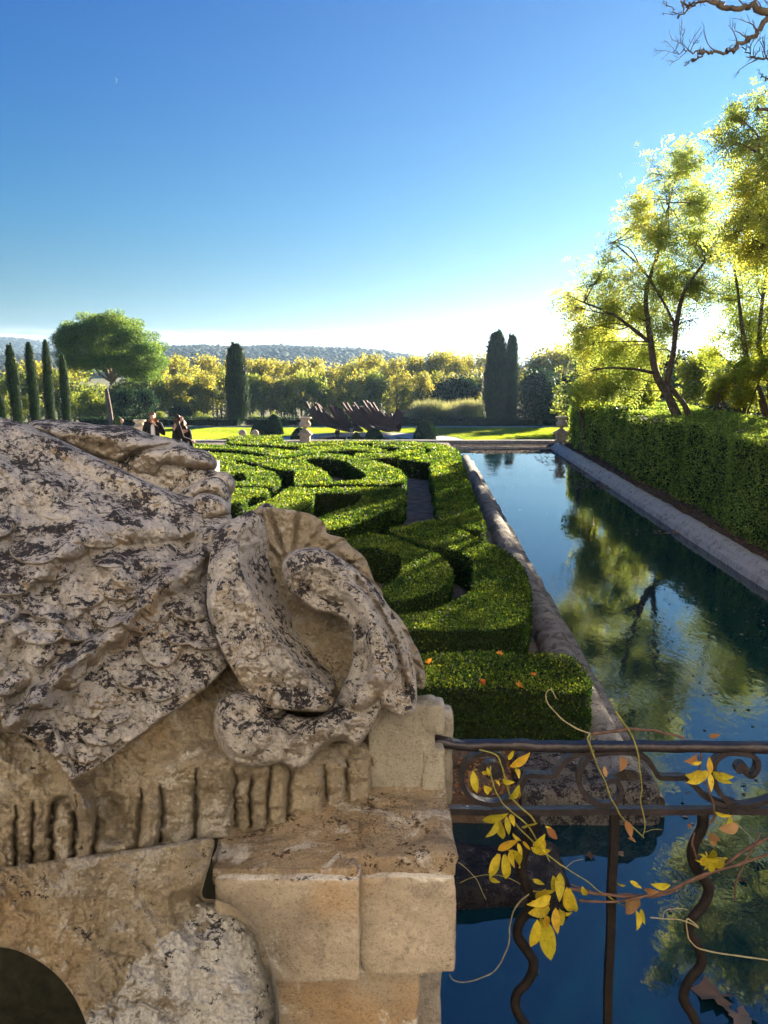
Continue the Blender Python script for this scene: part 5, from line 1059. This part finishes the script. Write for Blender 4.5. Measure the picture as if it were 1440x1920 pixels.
def det_c(X, Yp):
    d = seg_dist(X, Yp, catmull(ROLL, 4))[0]; e = np.clip(d/125, 0, 1); on = np.clip((Yp-1660)/30, 0, 1)
    h = -.105*(1-np.sqrt(1-(1-e)**2))*on+ridge(X, Yp, [(-40, 1700), (100, 1660), (250, 1630), (370, 1600)], 60, .012)
    h -= ridge(X, Yp, [(384, 1655), (350, 1690), (300, 1730), (255, 1785), (215, 1850)], 16, .008)
    h -= ridge(X, Yp, [(-60, 1790), (10, 1795), (60, 1815), (105, 1850), (140, 1900)], 16, .016); return h
co = carved('console_body', [(-130, 1640), (0, 1628), (120, 1610), (250, 1592), (330, 1580), (398, 1570), (396, 1610), (386, 1645), (380, 1682), (415, 1688), (455, 1711), (487, 1752), (508, 1803), (521, 1860), (526, 1920), (528, 1990), (525, 2070), (185, 2070), (172, 1990), (163, 1925), (138, 1868), (100, 1822), (50, 1790), (0, 1776), (-130, 1770)], yw_c, 12, .012, .30, 'stone_warm', con, det_c, seed=14, sm=4)
co.data.materials.append(M['stone_roll']); me_ = co.data; nf_ = len(me_.polygons); cc_ = np.zeros(nf_*3); me_.polygons.foreach_get('center', cc_); cc_ = cc_.reshape(-1, 3)
v_ = cc_-CAM; dpt = v_ @ FW; pxx = 720+F*(v_[:, 0])/dpt; pyy = 960-F*(v_ @ UP)/dpt
lim = (pxx-(425-(pyy-1660)*1.0))*1.0+60*fbm(cc_, 22, 5, 4)+np.where(pyy < 1690, -200, 0); me_.polygons.foreach_set('material_index', ((lim > 0) & (pyy > 1680)).astype(np.int32))

# ============================================================ RAILING
RY = 1.372
rail = empty('iron_railing', (0, 0, 0), 0, 'old wrought-iron railing with scrolls above the pool, fixed to the stone pier', 'railing')
def rp(L, yw=RY, s=None, o=None):
    L = np.array(L, float)
    if s: L = L/s+np.array(o)
    return Y(L[:, 0], L[:, 1], yw)
rect = lambda a, b: np.array([(-a, -b), (a, -b), (a, b), (-a, b)])
hs = np.array([(-.009, -.008), (-.005, -.011), (.005, -.011), (.009, -.007), (.0068, .0), (.009, .007), (.005, .011), (-.005, .011), (-.009, .008)])
Pr = catmull(rp([(806, 1393), (830, 1391), (870, 1397), (950, 1396), (1050, 1399), (1200, 1399), (1340, 1400), (1500, 1402), (1800, 1404)]), 8)
V, Fc = sweep(Pr, 1., sect=hs, ref=(0, 0, 1)); V = V+.0012*fbm(V, 30, 3, 3)[:, None]; mesh('handrail', V, Fc, M['iron'], rail, True)
Pr = catmull(rp([(838, 1519), (950, 1520), (1150, 1519), (1440, 1519), (1800, 1519)]), 8); V, Fc = sweep(Pr, 1., sect=rect(.0066, .0075)); mesh('lower_rail', V+.0008*fbm(V, 40, 2, 3)[:, None], Fc, M['iron'], rail)
C6 = (2.25, (800, 1260)); C7 = (2.25, (800, 1560))
def scroll(name, pts, w=.0055, d=.009, yw=RY, mat='iron', taper=None):
    P = catmull(rp(pts, yw, *C6), 7); k = len(P); r = np.ones(k)
    if taper: r = np.interp(np.linspace(0, 1, k), *taper)
    V, Fc = sweep(P, r, sect=rect(w, d), ref=(0, 1, 0)); return mesh(name, V+.0006*fbm(V, 50, 2, 3)[:, None], Fc, M[mat], rail)
# sections are built with their depth along the railing's normal
def scroll2(pts, w=.0048, d=.0085, name='scroll'):
    P = catmull(rp(pts, RY, *C6), 7); T = norm(np.gradient(P, axis=0)); nrm = np.cross(T, [0, 1, 0]); nrm = norm(nrm); yv = np.array([0, 1., 0]); V = []
    for p, n_ in zip(P, nrm): V += [p-n_*w-yv*d, p+n_*w-yv*d, p+n_*w+yv*d, p-n_*w+yv*d]
    m = len(P); Fc = [(i*4+j, i*4+(j+1) % 4, i*4+4+(j+1) % 4, i*4+4+j) for i in range(m-1) for j in range(4)]+[(3, 2, 1, 0), tuple((m-1)*4+j for j in range(4))]
    V = np.array(V); return mesh(name, V+.0008*fbm(V, 45, 2, 3)[:, None], Fc, M['iron'], rail)
scroll2([(262, 408), (285, 410), (292, 392), (275, 380), (250, 388), (246, 415), (268, 435), (300, 430), (322, 400), (318, 360), (285, 340), (235, 340), (180, 365), (152, 405), (147, 450), (168, 505), (215, 540), (280, 552), (340, 533), (388, 492), (412, 445), (428, 431), (470, 431), (530, 431), (548, 412), (580, 375), (625, 345), (665, 338), (700, 342)])
scroll2([(750, 468), (778, 450), (803, 462), (817, 492), (806, 528), (770, 552), (715, 550), (672, 520), (645, 475), (643, 425), (662, 378), (700, 345), (760, 335), (830, 333), (885, 342), (930, 372), (955, 405), (972, 432), (990, 440), (1040, 441), (1090, 442), (1120, 470), (1165, 515), (1220, 545), (1290, 560), (1360, 555), (1440, 535), (1520, 500)])
scroll2([(1332, 402), (1312, 412), (1308, 395), (1325, 386), (1342, 400), (1345, 425), (1368, 432), (1392, 400), (1385, 360), (1350, 340), (1300, 336), (1245, 345), (1210, 380), (1205, 430), (1222, 490), (1262, 535), (1300, 552)])
for px, pxb in ((1152, 1130), (1487, 1440), (1820, 1760)):
    P = np.linspace(rp([(px, 1524)])[0], rp([(pxb, 2150)])[0], 24); P[:, 0] += .0008*np.sin(np.arange(24)); V, Fc = sweep(P, 1., sect=rect(.0078, .0078), ref=(0, 1, 0)); mesh('upright_bar', V, Fc, M['rust'], rail)
def wavy(pts, name='wavy_bar'):
    P = catmull(rp(pts), 8); V, Fc = sweep(P, .0098*np.linspace(1.1, .95, len(P)), 10, ref=(0, 1, 0)); V = V+.0012*fbm(V, 35, 3, 4)[:, None]; return mesh(name, V, Fc, M['rust'], rail, True)
wavy([(1005, 1524), (998, 1550), (985, 1590), (980, 1610), (978, 1635), (990, 1666), (997, 1690), (990, 1708), (974, 1730), (971, 1752), (982, 1775), (998, 1800), (999, 1820), (988, 1842), (970, 1862), (966, 1885), (975, 1908), (990, 1930), (995, 1955), (980, 1990), (965, 2020), (975, 2070), (990, 2110)])
wavy([(1318, 1524), (1317, 1550), (1302, 1580), (1298, 1605), (1308, 1632), (1326, 1655), (1328, 1675), (1318, 1698), (1298, 1722), (1292, 1745), (1305, 1768), (1315, 1790), (1312, 1812), (1292, 1838), (1282, 1862), (1285, 1885), (1300, 1905), (1305, 1930), (1290, 1970), (1278, 2000), (1290, 2050), (1300, 2100)])

# ============================================================ VINE
vine = empty('wisteria_vine', (0, 0, 0), 0, 'twining vine with yellow autumn leaves wound through the iron railing', 'vine')
def stem(pts, src_, r0, r1, mat='stem', yo=None, name='stem'):
    s, o_ = src_; L = np.array(pts, float)[:, :2]/s+np.array(o_); yo = yo if yo is not None else -.02
    yy = RY+(np.array([p[2] for p in pts]) if len(pts[0]) > 2 else yo); P = catmull(Y(L[:, 0], L[:, 1], yy+0*L[:, 0]), 6)
    P = P+.0022*np.stack([vnoise(P*[1, 1, 1], 45, 3), 0*P[:, 0], vnoise(P, 45, 7)], 1); rr_ = np.linspace(r0, r1, len(P))*.8*(1+.22*vnoise(P, 90, 5)); V, Fc = sweep(P, rr_, 7, ref=(0, 1, 0)); return mesh(name, V, Fc, M[mat], vine, True)
stem([(700, 262), (780, 250), (880, 240), (1000, 256), (1060, 272), (1095, 282)], C6, .0040, .0028)
stem([(545, 112), (522, 76), (502, 88), (506, 125), (530, 160), (575, 198), (640, 242), (690, 262)], C6, .0012, .0022, 'tendril')
stem([(690, 262, -.03), (680, 290, -.035), (700, 340, -.03), (705, 300, .03), (690, 270, .03), (695, 330, -.02), (740, 440, -.02), (790, 560, -.02), (840, 630, -.015), (915, 698, -.02)], C6, .0022, .0015, 'stem_green')
stem([(795, 165), (825, 205), (850, 240), (880, 300), (896, 380), (905, 480), (905, 560), (922, 640), (910, 695)], C6, .0022, .0012, 'stem_green', -.03)
stem([(600, 240), (700, 256), (850, 272), (980, 265), (1080, 222), (1200, 172), (1320, 92), (1440, 20), (1560, -60)], C7, .0040, .0045)
stem([(640, 292), (780, 296), (900, 277), (1050, 235), (1150, 187), (1300, 140), (1440, 98), (1560, 60)], C7, .0032, .0036, 'stem', -.03)
stem([(610, 222), (660, 240), (760, 262), (840, 262), (960, 276), (1060, 232)], C7, .0022, .0026, 'stem', -.012)
stem([(945, 362), (1000, 367), (1060, 370), (1110, 385), (1145, 405), (1120, 380), (1098, 370), (1098, 430), (1130, 480), (1200, 505), (1300, 522), (1440, 540), (1520, 548)], C7, .0014, .0022, 'tendril', -.025)
stem([(1000, 362), (1010, 335), (1060, 322), (1105, 330)], C7, .0010, .0010, 'tendril')
stem([(100, 605), (115, 625), (155, 635), (220, 622), (285, 588), (325, 530), (345, 470), (352, 400), (375, 320), (430, 262)], C7, .0010, .0022, 'tendril', -.01)
stem([(360, -50), (430, 20), (500, 90), (600, 160), (700, 225), (790, 288), (860, 320)], C7, .0022, .0012, 'stem_green')
stem([(220, 330), (290, 350), (320, 400), (330, 450), (360, 530), (430, 600), (460, 640)], C6, .0020, .0024, 'stem_green')
stem([(265, 400), (275, 460), (300, 520), (345, 580), (420, 640), (470, 720), (520, 800)], C6, .0018, .0018, 'stem_green')
stem([(140, 215), (200, 188), (280, 182), (350, 195), (400, 220)], C7, .0008, .0010, 'stem_green')
stem([(130, 125), (180, 165), (220, 220), (248, 285)], C7, .0008, .0008, 'tendril')
stem([(590, 150), (620, 120), (660, 112)], C7, .0008, .0006, 'tendril')
stem([(915, 675), (950, 665), (995, 668)], C6, .0007, .0005, 'tendril')
stem([(1160, 340), (1155, 420), (1190, 500), (1210, 560), (1212, 610), (1190, 640)], C6, .0022, .0030, 'stem')
stem([(1130, 0), (1118, 50), (1140, 110), (1190, 150), (1240, 175)], C7, .0026, .0020, 'stem', -.022)
stem([(1405, 0), (1380, 60), (1330, 150), (1305, 220), (1298, 290)], C7, .0026, .0018, 'stem', -.03)
stem([(1285, 615), (1330, 655), (1380, 720)], C6, .0008, .0006, 'tendril')
def vleaf(x1, y1, x2, y2, src_, mat='vine_leaf', wf=.36):
    s, o_ = src_; p = Y(x1/s+o_[0], y1/s+o_[1], RY-.03+.02*rng.normal()*.6); q = Y(x2/s+o_[0], y2/s+o_[1], RY-.035+.02*rng.normal())
    D = q-p; L = np.linalg.norm(D); D = D/L; N = norm(np.array([rng.normal()*.35, -1, rng.normal()*.35+.2])); B = norm(np.cross(D, N)); N = np.cross(B, D); t = np.linspace(0, 1, 9)
    w = L*wf*.5*np.sin(np.pi*t**.8)**.85; w[0] = L*.01; w[-1] = .0003; cur = .22*L*np.sin(t*2.6)*rng.uniform(-.6, 1.3); wavy_ = .05*L*np.sin(t*9+rng.random()*6)
    V = []; 
    for ti, wi, ci, wv in zip(t, w, cur, wavy_): V += [p+D*L*ti-B*wi+N*(ci+wi*.35+wv*.3), p+D*L*ti+N*ci, p+D*L*ti+B*wi+N*(ci+wi*.35-wv*.3)]
    Fc = [(i*3+j, i*3+j+1, i*3+j+4, i*3+j+3) for i in range(8) for j in range(2)]
    return mesh('leaf', V, Fc, M[mat], vine, True, attr={'rnd': np.full(27, rng.random())})
L6 = [(350, 400, 435, 335), (375, 405, 388, 455), (320, 455, 378, 462), (390, 475, 342, 527), (385, 480, 395, 525), (345, 372, 368, 332), (195, 415, 212, 508), (255, 400, 262, 435), (232, 422, 264, 432), (205, 408, 190, 415), (290, 455, 310, 480), (240, 480, 262, 500), (232, 625, 345, 595), (300, 630, 243, 695), (310, 630, 320, 705), (335, 610, 345, 685), (355, 600, 370, 656), (400, 652, 468, 640), (500, 650, 530, 672), (362, 680, 400, 708), (450, 735, 500, 680), (440, 740, 522, 748), (385, 722, 402, 778), (405, 714, 436, 752), (300, 752, 385, 715), (310, 768, 262, 848), (330, 765, 325, 855), (345, 752, 372, 825), (490, 700, 478, 765), (470, 708, 505, 762), (1195, 430, 1192, 358), (1190, 425, 1098, 468), (1195, 425, 1202, 506), (1205, 425, 1288, 466), (1205, 420, 1292, 434), (1150, 420, 1085, 428), (1215, 590, 1287, 602), (1272, 600, 1258, 646), (1160, 380, 1110, 386)]
L7 = [(300, 90, 262, 192), (325, 95, 330, 188), (350, 80, 372, 152), (265, 196, 312, 212), (445, 200, 497, 222), (563, 172, 560, 295), (550, 250, 532, 182), (592, 232, 580, 312), (602, 238, 624, 316), (540, 245, 448, 246), (525, 270, 418, 302), (520, 305, 440, 285), (520, 325, 430, 342), (468, 370, 436, 478), (480, 362, 522, 538), (500, 352, 515, 412), (545, 318, 556, 426), (548, 330, 574, 398), (560, 322, 618, 328), (655, 228, 674, 262), (802, 212, 842, 222), (858, 206, 908, 238), (1028, 225, 940, 214), (885, 332, 880, 416), (905, 324, 922, 392), (500, 240, 470, 290), (575, 255, 555, 210)]
for a in L6: vleaf(*a, C6)
for a in L7: vleaf(*a, C7)
for k in range(11):
    a = k*.62+rng.random()*.3; l = rng.uniform(34, 60); vleaf(1185, 785, 1185+l*math.cos(a), 795+l*math.sin(a), C6)
for a in ((1140, 350, 1072, 372), (1315, 655, 1235, 662), (832, 360, 815, 422), (748, 398, 758, 442), (842, 628, 862, 705), (850, 700, 882, 722), (1190, 272, 1240, 264), (505, 660, 550, 705), (1100, 640, 1122, 662)): vleaf(*a, C6, 'dry_leaf', .42)
for a in ((838, 296, 905, 318), (915, 240, 982, 246), (1190, 20, 1245, 40), (1215, 60, 1200, 5)): vleaf(*a, C7, 'dry_leaf', .4)
# large leaves afloat below the railing
for px, py, r_, lb, g in ((1347, 1867, .20, 'largest brown plane leaf floating below the railing', None), (1386, 1902, .13, 'second brown plane leaf floating beside the largest one', None), (1107, 1603, .065, 'small pale leaf afloat left of the straight bar', None), (1164, 1600, .06, 'small pale leaf afloat right of the straight bar', None), (1395, 1651, .055, 'small pinkish leaf afloat near the right edge', None), (1003, 1817, .055, 'small pale leaf afloat behind the wavy bar', None), (1257, 1704, .03, 'tiny leaf speck afloat mid-pool below the railing', None)):
    star_leaf(U(px, py, -.28), r_, (rng.normal()*.05, rng.normal()*.05, 1), rng.random()*6, 'floating_leaf', 'litter', 5, lb, g)

# terrace the photographer stands on
tag(mesh('terrace_floor', *box(-9, 9, -12, 1.02, 2.4, 2.9), M['gravel']), kind='structure')

# unseen facade added behind the camera to bounce sunlight onto the stonework
man = empty('bounce_facade', (0, -9, 2.4), 0, 'unseen pale facade added behind the camera to bounce sunlight', 'bounce facade')
t_ = simple('bounce_render', (.64, .605, .56), .95, .1, 1.5); M['render'] = t_
mb = MB(); mb.add(*box(-20, 20, -12, -9, 6.2, 19)); mb.build('wall', t_, man).location = (0, 9, -2.4)
mb = MB(); mb.add(*box(-20.1, 20.1, -12.1, -8.9, -2.4, 6.19)); mb.build('dark_facade_base', M['bark'], man).location = (0, 9, -2.4)  # dark base added so the bounced light comes from above
mb = MB(); mb.add(*box(-20.4, 20.4, -12.4, -8.6, 19.01, 19.5)); mb.build('cornice', M['coping_clean'], man).location = (0, 9, -2.4)
wf = []
for fz in (7.6, 11.6, 15.6):
    for fx_ in np.arange(-17, 18, 4.25):
        f_ = mesh('window', *box(fx_-.62, fx_+.62, -9, -8.93, fz, fz+2.1), M['urn'], man); f_.location = (0, 9, -2.4)  # window surrounds of the added facade
        mesh('pane', *box(fx_-.5, fx_+.5, -8.93, -8.925, fz+.12, fz+1.98), M['water'], f_)
# ============================================================ AIR, LIGHT, SKY, CAMERA
t = NT('haze'); M['haze'] = t.out(t.n('ShaderNodeVolumePrincipled', {'Color': (.42, .66, 1.), 'Density': .000105, 'Anisotropy': .5}), True)
V, Fc = box(-3600, 3600, -30, 4800, -14, 175); tag(mesh('haze', V, Fc, M['haze']), kind='stuff')
# moon: a thin crescent far away
mc = S(213, 151, 9000.); a = np.linspace(-1.25, 1.25, 15); Rm = 44.; V = []
ax1 = norm(np.array([.93, 0, .12])); ax2 = norm(np.array([-.12, .3, .93]))
for k, th in enumerate(a):
    o_ = Rm*(math.cos(th)*ax1+math.sin(th)*ax2); i_ = o_-ax1*(Rm*.26*max(0, math.cos(th*1.25))+.5)
    V += [mc+o_, mc+i_, mc+(o_+i_)/2+FW*6]
Fc = [(i*3+j, i*3+(j+1) % 3, i*3+3+(j+1) % 3, i*3+3+j) for i in range(14) for j in range(3)]
t = NT('moon'); M['moon'] = t.out(t.n('ShaderNodeEmission', {'Color': (.5, .72, .95), 'Strength': .13}))
tag(mesh('moon', V, Fc, M['moon']), 'thin pale crescent moon high in the blue sky at the left', 'moon')

world = bpy.data.worlds.new('World'); scn.world = world
w = NT('w', world); sky = w.n('ShaderNodeTexSky', sky_type='NISHITA', sun_disc=False, sun_elevation=R(SUN_EL), sun_rotation=R(SUN_AZ), altitude=300., air_density=1.0, dust_density=.35, ozone_density=4.0)
gm = w.n('ShaderNodeGamma', {'Color': sky, 'Gamma': .62}); hs_ = w.n('ShaderNodeHueSaturation', {'Saturation': 1.45, 'Value': 2.0, 'Color': gm}); hs_ = w.mix(1., hs_, w.ramp((w.n('ShaderNodeSeparateXYZ', {0: (w.n('ShaderNodeTexCoord'), 'Generated')}), 2), [(.0, (.088, .090, .078)), (.06, (.062, .084, .084)), (.18, (.021, .090, .122)), (.32, (.004, .080, .140)), (.55, (.000, .066, .140))]), 'MULTIPLY')
gen = (w.n('ShaderNodeTexCoord'), 'Generated'); sep = w.n('ShaderNodeSeparateXYZ', {0: gen})
cm = w.n('ShaderNodeMapping', {'Vector': gen, 'Scale': (8., 8., 90.)}); cn = w.noise((cm, 0), 1.6, 7, .6, .3)
band = w.ramp((sep, 2), [(.010, 0.), (.018, 1.), (.036, .9), (.050, 0.)]); cl = w.math('MULTIPLY', w.ramp(cn, [(.38, 0.), (.50, 1.)]), band)
azm = w.ramp((sep, 0), [(.0, 0.), (.5, 1.)]); shade = w.ramp(w.noise((cm, 0), 3.2, 5, .6), [(.35, (.8, .85, .95)), (.65, (1.9, 1.75, 1.5))])
fin = w.mix(w.math('MULTIPLY', cl, .8), hs_, shade)
bg = w.n('ShaderNodeBackground', {'Color': fin, 'Strength': .12}); o = w.n('ShaderNodeOutputWorld', {'Surface': bg})
sd = bpy.data.lights.new('sun', 'SUN'); sd.energy = 4.6; sd.angle = R(.53); sd.color = (1., .86, .66); so_ = bpy.data.objects.new('sun', sd); COL.objects.link(so_)
dv = Vector((math.sin(R(SUN_AZ))*math.cos(R(SUN_EL)), math.cos(R(SUN_AZ))*math.cos(R(SUN_EL)), math.sin(R(SUN_EL)))); so_.rotation_euler = dv.to_track_quat('Z', 'Y').to_euler()
cd = bpy.data.cameras.new('camera'); cam = bpy.data.objects.new('camera', cd); COL.objects.link(cam); cam.location = CAM; cam.rotation_euler = (R(90)-PITCH, 0, 0)
cd.sensor_fit = 'HORIZONTAL'; cd.sensor_width = 36; cd.lens = 36; cd.clip_start = .02; cd.clip_end = 30000; scn.camera = cam
scn.view_settings.view_transform = 'Standard'; scn.view_settings.look = 'None'; scn.view_settings.gamma = 1; scn.view_settings.exposure = 2.8
cy = scn.cycles; cy.max_bounces = 7; cy.diffuse_bounces = 3; cy.glossy_bounces = 3; cy.transmission_bounces = 4; cy.volume_bounces = 0; cy.transparent_max_bounces = 8; cy.use_denoising = True; cy.sample_clamp_indirect = 8
